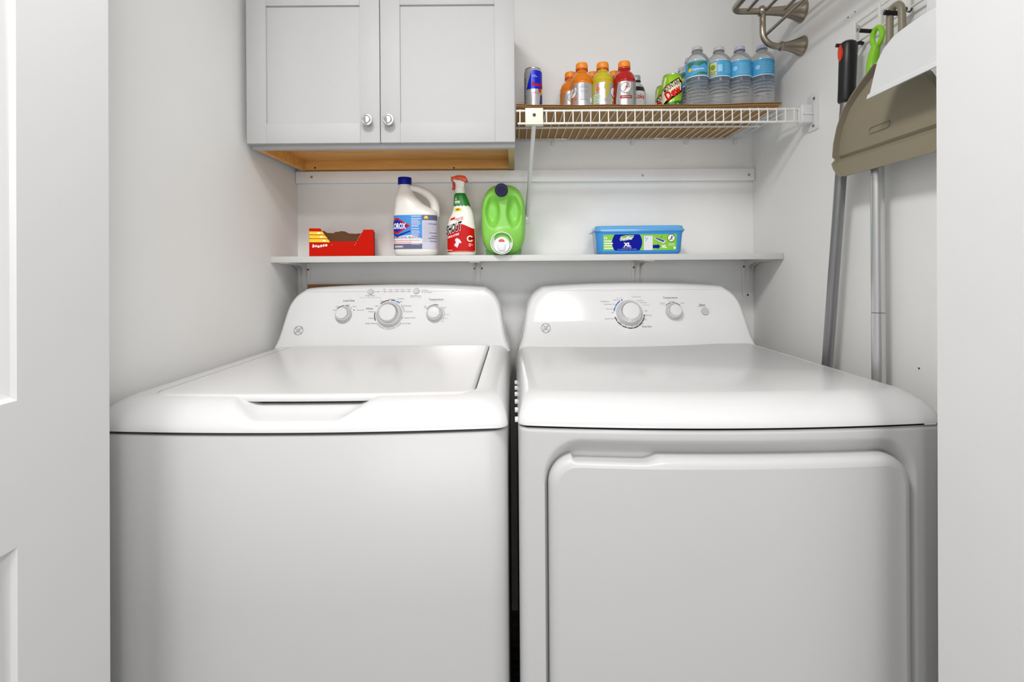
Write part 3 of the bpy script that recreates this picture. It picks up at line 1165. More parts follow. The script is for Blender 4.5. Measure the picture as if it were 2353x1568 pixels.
# long white shelf on four brackets
SHY = 1.4525
SH0, SH1 = CAM_H + 0.0152, CAM_H + 0.0335
shelf = thing('wall_shelf', 'long white board shelf holding the cleaning products', 'shelf', (0, 0, 0))
MB().box(X_L + 0.001, X_R - 0.001, SHY, D_BACK, SH0, SH1).build('board', SHELFW, shelf, smooth=40, bevel=0.001)
proto = None
BRL = ('white metal shelf bracket at the left end, by the left wall', 'white metal shelf bracket under the spray bottle and green jug',
       'white metal shelf bracket under the blue tub', 'white metal shelf bracket at the right end, by the right wall')
for lb, px in zip(BRL, (700, 1099, 1464, 1717)):
    p = at_d(px, 612, D_BACK)
    if proto is None:
        t = thing('shelf_bracket', lb, 'bracket', (p.x, D_BACK, SH0), 'brackets under the long shelf')
        MB().prism([(-0.017, -0.118), (-0.012, -0.126), (0.012, -0.126), (0.017, -0.118), (0.019, -0.006), (0.017, 0.0), (-0.017, 0.0), (-0.019, -0.006)], -0.0025, 0.0
                   ).build('wall_plate', BRKT, t, smooth=40, bevel=0.0006)
        MB().box(-0.016, 0.016, -0.150, -0.001, -0.0028, 0.0).build('arm', BRKT, t, smooth=40, bevel=0.0006)
        # pressed gusset: a hollow rib that narrows from the corner
        for s in (-1, 1):
            g = MB()
            pts = [(-0.0025, -0.108), (-0.0025, -0.003), (-0.130, -0.003), (-0.065, -0.0075), (-0.024, -0.020), (-0.0085, -0.050)]
            g.rings([[(s * 0.0075, a, b) for a, b in pts], [(s * 0.0095, a, b) for a, b in pts]], True, True, True)
            g.build('gusset', BRKT, t, smooth=None)
        for sx, sz in ((-0.0125, -0.022), (0.0125, -0.022), (0.0, -0.1165)):
            MB().lathe([(0.0032, 0.0), (0.0030, 0.0012), (0, 0.0015)], 10, (sx, -0.0025, sz), Matrix.Rotation(PI / 2, 4, 'X')).build('screw', SCREWD, t)
        proto = t
    else:
        copy_thing(proto, (p.x, D_BACK, SH0), lb)

# wooden board standing behind the washer
p0, p1 = at_d(710, 653, 1.61), at_d(958, 651, 1.61)
b = MB().box(p0.x, p1.x, 1.598, 1.616, 0.0, CAM_H - 0.0555).build('wooden_board', WOODS, smooth=40, bevel=0.001)
tag(b, 'brown wooden board standing against the back wall behind the washer', 'board')

# ------------------------------------------------------------------ wire shelf
WY, WZ = 1.312, CAM_H + 0.4205
wsh = thing('wire_shelf', 'white wire shelf on the back wall beside the cabinet', 'wire shelf', (0, 0, 0))
wx0, wx1 = 0.010, 0.7640
lip = 0.0385
wire0 = None
k = 0
x = wx0 + 0.010
while x < wx1 + 0.001:
    if wire0 is None:
        pts = [(0, D_BACK - 0.004, 0), (0, WY + 0.012, 0), (0, WY + 0.004, -0.001), (0, WY + 0.0005, -0.005), (0, WY, -0.010), (0, WY, -lip)]
        wire0 = MB().tube(pts, 0.0017, 6).build('wire', WIREW, wsh)
        wire0.location = (x, 0, WZ)
    else:
        c = wire0.copy()
        COL.objects.link(c)
        c.parent = wsh
        c.location = (x, 0, WZ)
    x += 0.02365
for y, z, r, xa, xb in ((WY + 0.003, WZ - 0.0045, 0.0030, wx0, wx1 + 0.004), (WY + 0.0028, WZ - lip, 0.0030, wx0 + 0.004, wx1 + 0.004),
                        (1.476, WZ - 0.0045, 0.0030, wx0, wx1 - 0.02), (D_BACK - 0.006, WZ - 0.0045, 0.0026, wx0, wx1 - 0.03)):
    MB().tube([(xa, y, z), (xb, y, z)], r, 10).build('rod', WIREW, wsh)
MB().tube([(wx1 + 0.004, WY + 0.002, WZ - 0.002), (wx1 + 0.004, WY + 0.002, WZ - lip - 0.002)], 0.003, 8).build('end_wire', WIREW, wsh)
for px in (1270, 1452, 1575, 1688):
    p = at_d(px, 325, D_BACK)
    MB().box(p.x - 0.005, p.x + 0.005, D_BACK - 0.011, D_BACK, WZ - 0.019, WZ - 0.001).build('wall_clip', PLASW, wsh, bevel=0.002)
# end bracket on the right wall
eb = thing('shelf_end_bracket', 'white plastic bracket holding the end of the wire shelf to the right wall', 'bracket', (X_R, WY, WZ))
pl0 = rrect2(WY - 0.030 - WY, 0.016, -0.066, 0.030, 0.006)
MB().prism(pl0, -0.004, 0.0, 'x').build('wall_plate', PLASW, eb, smooth=40, bevel=0.001)
MB().box(-0.0345, -0.003, -0.012, 0.012, -0.046, 0.004).build('holder', PLASW, eb, smooth=40, bevel=0.004, seg=3)
MB().box(-0.0325, -0.003, -0.0145, 0.0, -0.024, -0.018).build('rib', PLASW, eb, smooth=40, bevel=0.001)
for y, z in ((-0.016, 0.017), (-0.012, -0.054)):
    MB().lathe([(0.0042, 0), (0.0038, 0.0018), (0, 0.0022)], 12, (-0.004, y, z), Matrix.Rotation(-PI / 2, 4, 'Y')).build('screw', STEEL, eb)
# diagonal brace with clip
br = thing('shelf_brace', 'white diagonal brace with a cream clip propping up the wire shelf', 'brace', (0, 0, 0))
ca = at_d(1227.5, 265, WY - 0.006)
c0, c1 = at_d(1207, 283, WY - 0.006), at_d(1248, 247, WY - 0.006)
MB().box(c0.x, c1.x, WY - 0.0085, WY - 0.0035, c0.z, c1.z - 0.0015).build('clip', CLIPC, br, smooth=40, bevel=0.0012)
MB().box(c0.x, c1.x, WY - 0.0085, WY + 0.014, c0.z - 0.004, c0.z + 0.002).build('clip_ledge', CLIPC, br, smooth=40, bevel=0.0012)
MB().lathe([(0.0045, 0), (0.0045, 0.0015), (0.0025, 0.0018), (0, 0.0008)], 14, (ca.x, WY - 0.0085, ca.z), Matrix.Rotation(PI / 2, 4, 'X')).build('screw', SCREWD, br)
q0 = Vector((at_d(1227, 285, WY).x, WY + 0.006, c0.z - 0.002))
q1 = at_d(1211, 492, D_BACK - 0.008)
MB().tube([q0, q1], 0.0062, 14).build('tube', PLASW, br)
f0, f1 = at_d(1203, 515, D_BACK), at_d(1218, 488, D_BACK)
MB().box(f0.x, f1.x, D_BACK - 0.003, D_BACK, f0.z, f1.z).build('foot_plate', PLASW, br, smooth=40, bevel=0.0008)
sp = at_d(1210, 502, D_BACK - 0.003)
MB().lathe([(0.0042, 0), (0.0038, 0.0018), (0, 0.0022)], 12, (sp.x, D_BACK - 0.003, sp.z), Matrix.Rotation(PI / 2, 4, 'X')).build('screw', STEEL, br)
# cardboard sheet on the wires
CB0 = WZ + 0.0020
CBT = 0.0046
crd = thing('cardboard_sheet', 'brown corrugated cardboard sheet lying on the wire shelf under the drinks', 'cardboard', (0, 0, 0))


def liner(z0):
    rows = []
    nx = 60
    fy = [WY - 0.008, WY + 0.01, WY + 0.05, 1.45, D_BACK - 0.012]
    for j, y in enumerate(fy):
        row = []
        for i in range(nx + 1):
            x = wx0 + (0.716 - wx0) * i / nx
            e = (1.0, 0.6, 0.0, 0.0, 0.0)[j]
            dz = e * (0.0012 * math.sin(9 * x + 0.6) + 0.0008 * math.sin(31 * x)) + (0.004 * max(0, 1 - (x - wx0) / 0.05) * e) + e * 0.003 * sstep(0.45, 0.7, x)
            row.append((x, y + (0.0015 * math.sin(40 * x) if j == 0 else 0), z0 + max(0.0, dz)))
        rows.append(row)
    top = [[(a, b_, c + 0.0009) for a, b_, c in r] for r in rows]
    m = MB().rings(rows, close=False)
    m.rings(top, close=False)
    m.rings([rows[0], top[0]], close=False).rings([rows[-1], top[-1]], close=False)
    return m


liner(CB0).build('liner', CARDB, crd, smooth=40)
liner(CB0 + CBT - 0.0009).build('liner', CARDB, crd, smooth=40)
fl = MB()
r0, r1 = [], []
nn = 520
for i in range(nn + 1):
    x = wx0 + 0.001 + (0.715 - wx0 - 0.001) * i / nn
    e = 1.0
    dz = max(0.0, (0.0012 * math.sin(9 * x + 0.6) + 0.0008 * math.sin(31 * x)) + 0.004 * max(0, 1 - (x - wx0) / 0.05) + 0.003 * sstep(0.45, 0.7, x))
    z = CB0 + CBT / 2 + (CBT / 2 - 0.001) * math.sin(2 * PI * x / 0.0085)
    r0.append((x, WY - 0.0075 + 0.0015 * math.sin(40 * x), z + dz))
    r1.append((x, WY + 0.03, z + dz * 0.3))
fl.rings([r0, r1], close=False)
fl.build('fluting', CARDD, crd, smooth=60)
DECK = CB0 + CBT

# ================================================================== RIGHT WALL: RACK, HOOK RAIL, POLES, DUSTPANS
RY = 1.354
RZ1 = at_d(1760, 26, RY).z
RZ2 = at_d(1810, 106, RY).z
rack = thing('towel_rack', 'brushed nickel towel rack with flared posts on the right wall above the water bottles', 'towel rack', (0, 0, 0))


def xl(prof, y, z):
    """turned piece standing out from the right wall; prof = (radius, distance from the wall)"""
    return MB().lathe(prof, 28, (X_R, y, z), Matrix.Rotation(-PI / 2, 4, 'Y'))


RX = lambda px: at_d(px, 26, RY).x
for y in (RY, 0.79):
    xl([(0.031, 0.0), (0.031, 0.002), (0.0275, 0.008), (0.0215, 0.022), (0.0165, 0.040), (0.0130, 0.060), (0.0112, 0.085), (0.0105, 0.108)], y, RZ1).build('flared_post', NICKEL, rack)
    xl([(0.0105, 0.104), (0.0135, 0.107), (0.0150, 0.112), (0.0135, 0.117), (0.0105, 0.120)], y, RZ1).build('collar', NICKEL, rack)
    xl([(0.027, 0.0), (0.027, 0.002), (0.0240, 0.008), (0.0180, 0.022), (0.0128, 0.040), (0.0098, 0.056)], y, RZ2).build('flared_post', NICKEL, rack)
    xl([(0.0095, 0.053), (0.0120, 0.055), (0.0128, 0.0585), (0.0120, 0.062), (0.0092, 0.064)], y, RZ2).build('collar', NICKEL, rack)
    px_ = RX(1752)
    pts = [(px_, y, RZ1)]
    R = 0.040
    pts.append((px_, y, RZ2 + R + 0.01))
    for k in range(9):
        a = PI + PI / 2 * k / 8
        pts.append((px_ + R + R * math.cos(a), y, RZ2 + R + R * math.sin(a)))
    pts.append((X_R - 0.060, y, RZ2))
    MB().tube(pts, 0.0082, 14).build('hanger_tube', NICKEL, rack)
R = 0.024
fx = RX(1682)
pts = [(X_R - 0.115, RY, RZ1)]
for k in range(9):
    a = PI / 2 + PI / 2 * k / 8
    pts.append((fx + R + R * math.cos(a), RY - R + R * math.sin(a), RZ1))
for k in range(9):
    a = PI + PI / 2 * k / 8
    pts.append((fx + R + R * math.cos(a), 0.79 + R + R * math.sin(a), RZ1))
pts.append((X_R - 0.115, 0.79, RZ1))
MB().tube(pts, 0.0082, 14).build('outer_frame', NICKEL, rack)
for px in (1716, 1757, 1798):
    x = RX(px)
    MB().tube([(x, RY + 0.002, RZ1), (x, 0.788, RZ1)], 0.0042, 10).build('rack_bar', NICKEL, rack)
tz = at_d(1757, 83, RY).z
MB().tube([(RX(1757) - 0.001, RY, tz), (RX(1757) - 0.001, 0.79, tz)], 0.0042, 10).build('towel_bar', NICKEL, rack)

# white wire rail with black hooks
XW = X_R - 0.014
rail = thing('hook_rail', 'white wire rail with black hooks on the right wall', 'hook rail', (0, 0, 0))
za = at_x(1970, 97, XW).z
zb = at_x(1966, 54, XW).z
ya = at_x(1967, 80, XW).y
for z in (za, zb):
    MB().tube([(XW, ya + 0.003, z), (XW, 0.64, z)], 0.0026, 8).build('rod', WIREW, rail)
for k in range(7):
    y = ya - 0.0765 * k
    MB().tube([(XW - 0.003, y, za - 0.006), (XW - 0.003, y, zb + 0.006)], 0.0030, 8).build('upright', WIREW, rail)
for y in (ya + 0.010, 0.66):
    MB().tube([(X_R, y, zb - 0.004), (XW - 0.001, y - 0.006, zb - 0.002)], 0.0035, 8).build('standoff', WIREW, rail)
    MB().lathe([(0.0048, 0), (0.0042, 0.0022), (0, 0.0026)], 12, (X_R, y + 0.006, zb - 0.008), Matrix.Rotation(-PI / 2, 4, 'Y')).build('screw', STEEL, rail)


def hook(y, z, l, r=0.0042):
    h = [(XW + 0.004, y, z + 0.004), (XW - 0.004, y, z + 0.006), (XW - 0.012, y, z + 0.002), (XW - 0.018, y + 0.001, z - 0.001), (XW - l, y + 0.006, z + 0.003)]
    return MB().tube(catmull(h, 4), r, 10).build('hook', BLACK, rail)


PX1 = 0.757
g0, g1 = at_x(1950, 94, PX1), at_x(1945, 234, PX1)
hook(at_x(1950, 107, PX1).y + 0.002, at_x(1945, 107, PX1).z, 0.053)
hk2 = at_x(2020, 72, XW)
hook(hk2.y - 0.004, hk2.z, 0.040)
hk3 = at_x(2088, 26, XW)
hook(hk3.y, hk3.z - 0.002, 0.044, 0.0048)
hook(0.790, za + 0.02, 0.105, 0.0048)

# pole with black grip
p1e = at_x(1901, 840, PX1)
dirn = (p1e - g1) / (g1.z - p1e.z)
foot = g1 + dirn * (g1.z - 0.012)
pole = thing('mop_pole', 'grey metal pole with a black grip and red hanging hole, hanging by the right wall', 'mop', (0, 0, 0))
up_ = (g0 - g1).normalized()
MB().tube([g1 + up_ * s for s in (-0.002, 0.0, 0.004, 0.03, 0.08, (g0 - g1).length - 0.012, (g0 - g1).length - 0.004, (g0 - g1).length)],
          [0.0150, 0.0168, 0.0174, 0.0172, 0.0176, 0.0178, 0.0150, 0.0090], 22).build('grip', BLACKG, pole)
MB().tube([g1 + up_ * 0.01, foot], 0.0118, 18).build('pole', ALUD, pole)
hp = g0 - up_ * 0.026
ov = [(0.0085 * math.cos(2 * PI * k / 24), 0.0185 * math.sin(2 * PI * k / 24)) for k in range(24)]
mm = MB().rings([[(-0.0184 + 0.0003 * abs(a) / 0.0085, a * s, b * s) for a, b in ov] for s in (1.0, 0.72)], True, False, False)
mm.rings([[(-0.0184, a * 0.72, b * 0.72) for a, b in ov], [(-0.0181, a * 0.70, b * 0.70) for a, b in ov]], True, False, True)
mm.rings([[(-0.0184 + 0.0003 * abs(a) / 0.0085, a, b) for a, b in ov], [(-0.012, a, b) for a, b in ov]], True)
mm.xf(Matrix.Translation(hp) @ Matrix.Rotation(math.radians(-6), 4, 'Z'))
mm.build('hanging_hole', REDGRIP, pole)

# pole with lime handle
PX2 = 0.765
q = [at_x(2018, 66, PX2), at_x(2016, 84, PX2), at_x(2010, 118, PX2), at_x(2004, 156, PX2)]
pole2 = thing('broom_pole', 'silver telescopic pole with a lime green looped handle, hanging behind the dustpans', 'broom', (0, 0, 0))
cy, cz = q[1].y, q[1].z
lp = [Vector((PX2, cy + 0.0135 * math.sin(2 * PI * k / 24), cz + 0.0185 * math.cos(2 * PI * k / 24))) for k in range(25)]
MB().tube(lp, 0.0052, 10, caps=False).build('loop', LIME, pole2)
pe2 = at_x(2017, 400, PX2)
path = catmull([Vector((PX2, cy + 0.002, cz - 0.016)), q[2], q[3], Vector((PX2, q[3].y - 0.004, q[3].z - 0.05)), Vector((PX2, pe2.y + 0.002, pe2.z + 0.12))], 5)
MB().tube(path, [0.0075 + 0.0045 * min(1, k / 12) for k in range(len(path))], 16).build('handle', LIME, pole2)
jt = at_x(2018, 718, PX2)
MB().tube([Vector((PX2, pe2.y + 0.002, pe2.z + 0.14)), jt], 0.0122, 18).build('upper_tube', ALU, pole2)
MB().tube([jt - Vector((0, 0, 0.0012)), Vector((PX2, jt.y, 0.012))], 0.0126, 18).build('lower_tube', ALU, pole2)
MB().tube([jt + Vector((0, 0, 0.0004)), jt - Vector((0, 0, 0.0016))], 0.0118, 18).build('joint', SCREWD, pole2)


def dustpan(root, half, zc, xs_fn, m, rim, thick=0.0035):
    """half = list of (half width, height) from the lower lip up to the neck; x from xs_fn(z)"""
    mb = MB()
    rows_f, rows_b = [], []
    cols = 28
    for w, z in half:
        rf, rb = [], []
        for c in range(cols + 1):
            y = zc + w * (2 * c / cols - 1)
            x = xs_fn(z, (2 * c / cols - 1))
            rf.append((x, y, z))
            rb.append((x + thick, y, z))
        rows_f.append(rf)
        rows_b.append(rb)
    mb.rings(rows_f, close=False).rings(rows_b, close=False)
    loop_f = [r[0] for r in rows_f] + rows_f[-1][1:-1] + [r[-1] for r in reversed(rows_f)] + list(reversed(rows_f[0][1:-1]))
    loop_b = [r[0] for r in rows_b] + rows_b[-1][1:-1] + [r[-1] for r in reversed(rows_b)] + list(reversed(rows_b[0][1:-1]))
    mb.rings([loop_f, loop_b], True)
    mb.build('pan', m, root, smooth=40)
    if rim:
        edge = [(r[0], r[-1]) for r in rows_f]
        path = [e[0] for e in edge] + rows_f[-1][1:-1] + [e[1] for e in reversed(edge)]
        a, b, c, d = [], [], [], []
        n = len(path)
        for k, p in enumerate(path):
            h = rim * sstep(0, 5, min(k, n - 1 - k)) + 0.003
            p = Vector(p)
            ctr = Vector((p.x, zc, half[0][1] + 0.10))
            inn = (ctr - p).normalized() * 0.0028
            a.append(p + Vector((0.001, 0, 0)))
            b.append(p + Vector((-h, 0, 0)) - inn * 0.9)
            c.append(p + Vector((-h, 0, 0)) - inn * 0.9 + inn)
            d.append(p + Vector((0.001, 0, 0)) + inn)
        MB().rings([a, b, c, d], close=False).build('rim', m, root, smooth=50)
    return rows_f


XP = 0.735
DC = 0.968
tp = thing('dustpan', 'taupe plastic dustpan hanging on the right wall behind the white one', 'dustpan', (0, 0, 0), 'dustpans on the hook rail')
half = []
for px, py in ((1941, 406), (1932, 400), (1926, 388), (1924, 376), (1925, 366), (1925.5, 360), (1928, 330), (1936, 292), (1950, 252), (1968, 218), (1988, 187), (2003, 165), (2010, 154), (2014, 148)):
    p = at_x(px, py, XP)
    half.append((p.y - DC, p.z))
zfold = half[4][1]


def taupe_x(z, s):
    x = XP + 0.10 * max(0, z - zfold - 0.10)
    if z < zfold - 0.001:
        x -= 0.004 * sstep(zfold, zfold - 0.012, z)
    elif z < zfold + 0.004:
        x += 0.006
    return x + 0.012 * (1 - s * s) * sstep(zfold + 0.02, zfold + 0.12, z)


dustpan(tp, half, DC, taupe_x, TAUPE, 0.009)
hz = half[-1][1]
# hollow channel handle with a long hanging eye
hx = taupe_x(hz, 0)
top = at_x(2065, 3, 0.757).z - 0.004
lp = [(0.757, DC - 0.017, hz - 0.012)]
for k in range(13):
    a = PI - PI * k / 12
    lp.append((0.757, DC + 0.0155 * math.cos(a), top - 0.020 + 0.020 * math.sin(a)))
lp.append((0.757, DC + 0.017, hz - 0.012))
MB().tube(lp, 0.0066, 12).build('handle', TAUPE, tp)
MB().prism([(DC - 0.0165, hz - 0.03), (DC + 0.0165, hz - 0.03), (DC + 0.0158, top - 0.066), (DC, top - 0.060), (DC - 0.0158, top - 0.066)], 0.756, 0.763, 'x').build('handle_web', TAUPE, tp, smooth=None)
lg = rrect2(DC - 0.028 + 0.017, DC + 0.028 + 0.017, zfold + 0.030, zfold + 0.044, 0.0065)
li = rrect2(DC - 0.0265 + 0.017, DC + 0.0265 + 0.017, zfold + 0.0315, zfold + 0.0425, 0.0052)
MB().rings([[(taupe_x(b, 0.1) + 0.001, a, b) for a, b in lg], [(taupe_x(b, 0.1) - 0.0016, a, b) for a, b in lg],
            [(taupe_x(b, 0.1) - 0.0016, a, b) for a, b in li], [(taupe_x(b, 0.1) + 0.001, a, b) for a, b in li]], True).build('raised_oval', TAUPE, tp)

XQ = 0.680
DQ = 0.790
wp = thing('dustpan', 'white dustpan with a squared lower lip, hanging in front of the taupe one', 'dustpan', (0, 0, 0), 'dustpans on the hook rail')
half = []
for px, py in ((1995, 228), (1997.5, 219), (1999, 214), (2006, 175), (2013, 140), (2026, 112), (2047, 84), (2062, 71.5), (2078, 62), (2098, 52), (2114, 45)):
    p = at_x(px, py, XQ)
    half.append((p.y - DQ, p.z))
half = [(w, max(z, half[0][1] + 0.0005 * i)) for i, (w, z) in enumerate(half)]
zq = half[2][1]


def white_x(z, s):
    x = XQ + 0.05 * max(0, z - zq)
    if z < zq - 0.0005:
        x -= 0.0035
    return x - 0.006 * (1 - s * s) * sstep(zq, zq + 0.05, z)


dustpan(wp, half, DQ, white_x, WHITEP, 0.0)
hz = half[-1][1]
MB().prism([(DQ - 0.022, hz - 0.01), (DQ + 0.022, hz - 0.01), (DQ + 0.016, hz + 0.11), (DQ + 0.008, hz + 0.122), (DQ - 0.008, hz + 0.122), (DQ - 0.016, hz + 0.11)],
           XQ + 0.004, XQ + 0.012, 'x').build('handle', WHITEP, wp, smooth=40, bevel=0.002)


# ================================================================== DRINKS ON THE WIRE SHELF
def spot(px, d, z):
    p = at_d(px, 200, d)
    return (p.x, d, z)


# ---- slim blue and silver can
CR, CH = 0.0268, 0.160
can = thing('drink_can', 'slim blue and silver energy drink can standing alone above the cream clip', 'can', spot(1225, 1.470, DECK))
MB().lathe([(0.020, 0.0), (0.0225, 0.002), (CR, 0.009), (CR, CH - 0.012), (0.0245, CH - 0.004), (0.0240, CH - 0.0015), (0.0228, CH), (0.0215, CH - 0.004), (0.0, CH - 0.004)], 40).build('body', CANSIL, can)
MB().lathe([(0.0243, CH - 0.0028), (0.0247, CH - 0.001), (0.0240, CH + 0.0004), (0.0225, CH - 0.0006)], 36).build('rim', CANTOP, can)
cm = lambda l: cyl_map(CR, l)
deg = CR * PI / 180
zmid = 0.094
Print().poly([(-13 * deg, 0.1500), (90 * deg, 0.1500), (90 * deg, zmid + 0.003), (-48 * deg, zmid)]).build('blue_field', CANBLUE, can, cm(0.0003), 0.003)
Print().poly([(110 * deg, zmid - 0.008), (50 * deg, zmid - 0.016), (30 * deg, 0.012), (110 * deg, 0.012)]).build('blue_field', CANNAVY, can, cm(0.0003), 0.003)
Print().text('RedBull', -10 * deg, 0.1085, w=0.058, h=0.0125, bold=0.03, align='l').build('lettering', REDINK, can, cm(0.0006), 0.002)
Print().disc(60 * deg, 0.090, 0.0075, 20).build('sun_disc', YELINK, can, cm(0.0006), 0.002)
Print().poly([(32 * deg, 0.094), (40 * deg, 0.0965), (52 * deg, 0.0945), (57 * deg, 0.091), (54 * deg, 0.087), (50 * deg, 0.0835), (47 * deg, 0.0875), (40 * deg, 0.0885), (36 * deg, 0.085)]).build(
    'emblem', REDINK, can, cm(0.0008), 0.002)
Print().text('ENERGY DRINK', 22 * deg, 0.0835, w=0.026, h=0.0030).build('lettering', REDINK, can, cm(0.0006), 0.002)
fp = Print()
fp.line([(-7 * deg, 0.1345), (16 * deg, 0.1345)], 0.0009)
fp.line([(-7 * deg, 0.1310), (26 * deg, 0.1305)], 0.0009)
fp.build('fine_print', WHITEINK, can, cm(0.0006), 0.002)
fp = Print()
for k in range(22):
    z = 0.128 - 0.0052 * k
    fp.rect(-76 * deg, z, (-50 - 14 * random.random()) * deg, z + 0.0016)
fp.build('fine_print', INKD, can, cm(0.0005), 0.002)


# ---- sport drink bottles
def sport_bottle(name, label, juice, foil2, loc, rz, kind):
    t = thing(name, label, 'bottle', loc, 'sports drink bottles on the wire shelf', rz)
    R = 0.0340
    prof = [(0.024, 0.0), (0.030, 0.002), (0.0332, 0.008), (R - 0.0006, 0.018), (R - 0.0006, 0.1165), (R, 0.1180), (R - 0.0002, 0.1190), (0.0318, 0.1212),
            (0.0318, 0.1220), (0.0336, 0.1255), (0.0328, 0.131), (0.0302, 0.139), (0.0262, 0.146), (0.0210, 0.1515), (0.0180, 0.154), (0.0168, 0.156), (0.0168, 0.1660), (0.0, 0.166)]
    MB().lathe(prof, 40).build('body', juice, t)
    MB().lathe([(0.0168, 0.1600), (0.0184, 0.1605), (0.0184, 0.1645), (0.0170, 0.1655)], 36).build('cap_band', CAPRIM, t)
    cp = [(0.0178, 0.1660), (0.0184, 0.1670), (0.0180, 0.1800), (0.0166, 0.1835), (0.0140, 0.1845), (0.0, 0.1847)]
    MB().lathe(cp, 40).build('cap', CAPORG, t)
    fn = lambda l: cyl_map(R - 0.0006, l)
    d = R * PI / 180
    Print().rect(-178 * d, 0.010, 178 * d, 0.1155).build('label', FOIL, t, fn(0.0005), 0.003)
    Print().poly([(-92 * d, 0.010), (-46 * d, 0.010), (-58 * d, 0.060), (-44 * d, 0.1155), (-92 * d, 0.1155)]).build('label_band', foil2, t, fn(0.0007), 0.003)

    def gmark(s, z, r):
        p = Print()
        p.disc(s, z, r * 1.22, 24)
        p.rect(s + 0.1 * r, z, s + 1.25 * r, z + 1.2 * r)
        p.build('logo_disc', WHITEINK, t, fn(0.0009), 0.002)
        p = Print()
        p.arc(s, z, r * 1.18, r * 1.28, 45, 360, 30)
        p.build('logo_outline', INKD, t, fn(0.0011), 0.002)
        b1, b2 = Print(), Print()
        b1.poly([(s + 0.55 * r, z + 0.85 * r), (s - 0.25 * r, z + 0.05 * r), (s + 0.05 * r, z - 0.02 * r), (s - 0.45 * r, z - 0.85 * r), (s + 0.45 * r, z + 0.18 * r), (s + 0.12 * r, z + 0.22 * r)])
        b1.build('logo_bolt', ORGINK, t, fn(0.0013), 0.002)
        b2.line([(s - 0.45 * r, z - 0.85 * r), (s + 0.48 * r, z + 0.18 * r), (s + 0.18 * r, z + 0.24 * r), (s + 0.6 * r, z + 0.9 * r)], 0.11 * r)
        b2.build('logo_line', INKD, t, fn(0.0014), 0.002)

    if kind == 'facts':            # turned so that the nutrition panel shows
        gmark(-60 * d, 0.0885, 0.0115)
        p = Print()
        p.rect(-18 * d, 0.1015, 22 * d, 0.1035).rect(-18 * d, 0.0900, 22 * d, 0.0912).rect(-18 * d, 0.0650, 22 * d, 0.0665)
        p.fineprint(-18 * d, 22 * d, 0.068, 0.100, 8, 0.0009)
        p.fineprint(-18 * d, 20 * d, 0.1045, 0.1135, 3, 0.0011)
        p.build('fine_print', GREYINK, t, fn(0.0009), 0.002)
        Print().disc(-42 * d, 0.0685, 0.006, 14, 0.8).build('fruit', ORGINK, t, fn(0.0009), 0.002)
        Print().rect(36 * d, 0.060, 50 * d, 0.072).build('code_panel', WHITEINK, t, fn(0.0009), 0.002)
    elif kind == 'bolt':
        Print().poly([(-2 * d, 0.1090), (-4 * d, 0.0960), (4 * d, 0.0970), (6 * d, 0.0620), (30 * d, 0.1050), (20 * d, 0.1040), (26 * d, 0.1150), (8 * d, 0.1150)]).build('bolt_window', foil2, t, fn(0.0009), 0.002)
        gmark(56 * d, 0.0895, 0.0125)
        Print().disc(-36 * d, 0.097, 0.0056, 14, 1.4).build('fruit', ORGINK, t, fn(0.0009), 0.002)
        Print().rect(-62 * d, 0.056, -22 * d, 0.081).build('text_panel', LB_PALEG, t, fn(0.0009), 0.002)
        p = Print()
        p.fineprint(-58 * d, -26 * d, 0.058, 0.079, 5, 0.0014)
        p.build('fine_print', LB_GREEN, t, fn(0.0011), 0.002)
        Print().disc(46 * d, 0.0660, 0.0065, 14, 0.8).build('fruit', YELINK, t, fn(0.0009), 0.002)
        p = Print()
        p.arc(3 * d, 0.0630, 0.0042, 0.0052, 0, 360, 4)
        p.build('recycling_mark', INKD, t, fn(0.0011), 0.002)
    else:
        gmark(-6 * d, 0.0965, 0.0125)
        p = Print()
        p.text('THIRST QUENCHER', -2 * d, 0.0790, w=0.028, h=0.003)
        p.build('lettering', GREYINK, t, fn(0.0009), 0.002)
        Print().rect(-32 * d, 0.0650, 26 * d, 0.0745).build('flavour_band', foil2, t, fn(0.0009), 0.002)
        Print().text('FRUIT PUNCH', -2 * d, 0.0698, w=0.026, h=0.0036).build('lettering', WHITEINK, t, fn(0.0011), 0.002)
        p = Print()
        p.fineprint(38 * d, 66 * d, 0.060, 0.112, 10, 0.0012)
        p.build('fine_print', GREYINK, t, fn(0.0009), 0.002)
    return t


sport_bottle('drink_bottle', 'orange sports drink bottle in front, showing its nutrition panel', ORANGE, FOILO, spot(1337, 1.487, DECK), 0.0, 'facts')
sport_bottle('drink_bottle', 'yellow sports drink bottle between the orange and the red one', YELLOW, FOILY, spot(1385, 1.484, DECK), 0.0, 'bolt')
sport_bottle('drink_bottle', 'red sports drink bottle with its logo facing forward', REDD, FOILR, spot(1434.5, 1.477, DECK), 0.0, 'logo')
sport_bottle('drink_bottle', 'orange sports drink bottle at the back, leftmost of the drinks group', ORANGE, FOILO, spot(1311, 1.556, DECK), 0.18, 'logo')
sport_bottle('drink_bottle', 'sports drink bottle behind the orange and yellow ones, only its cap and neck showing', ORANGE, FOILO, spot(1362, 1.556, DECK), 0.0, 'logo')
sport_bottle('drink_bottle', 'sports drink bottle behind the yellow and red ones, only its cap and neck showing', DARKP, FOILR, spot(1411, 1.552, DECK), 0.0, 'logo')

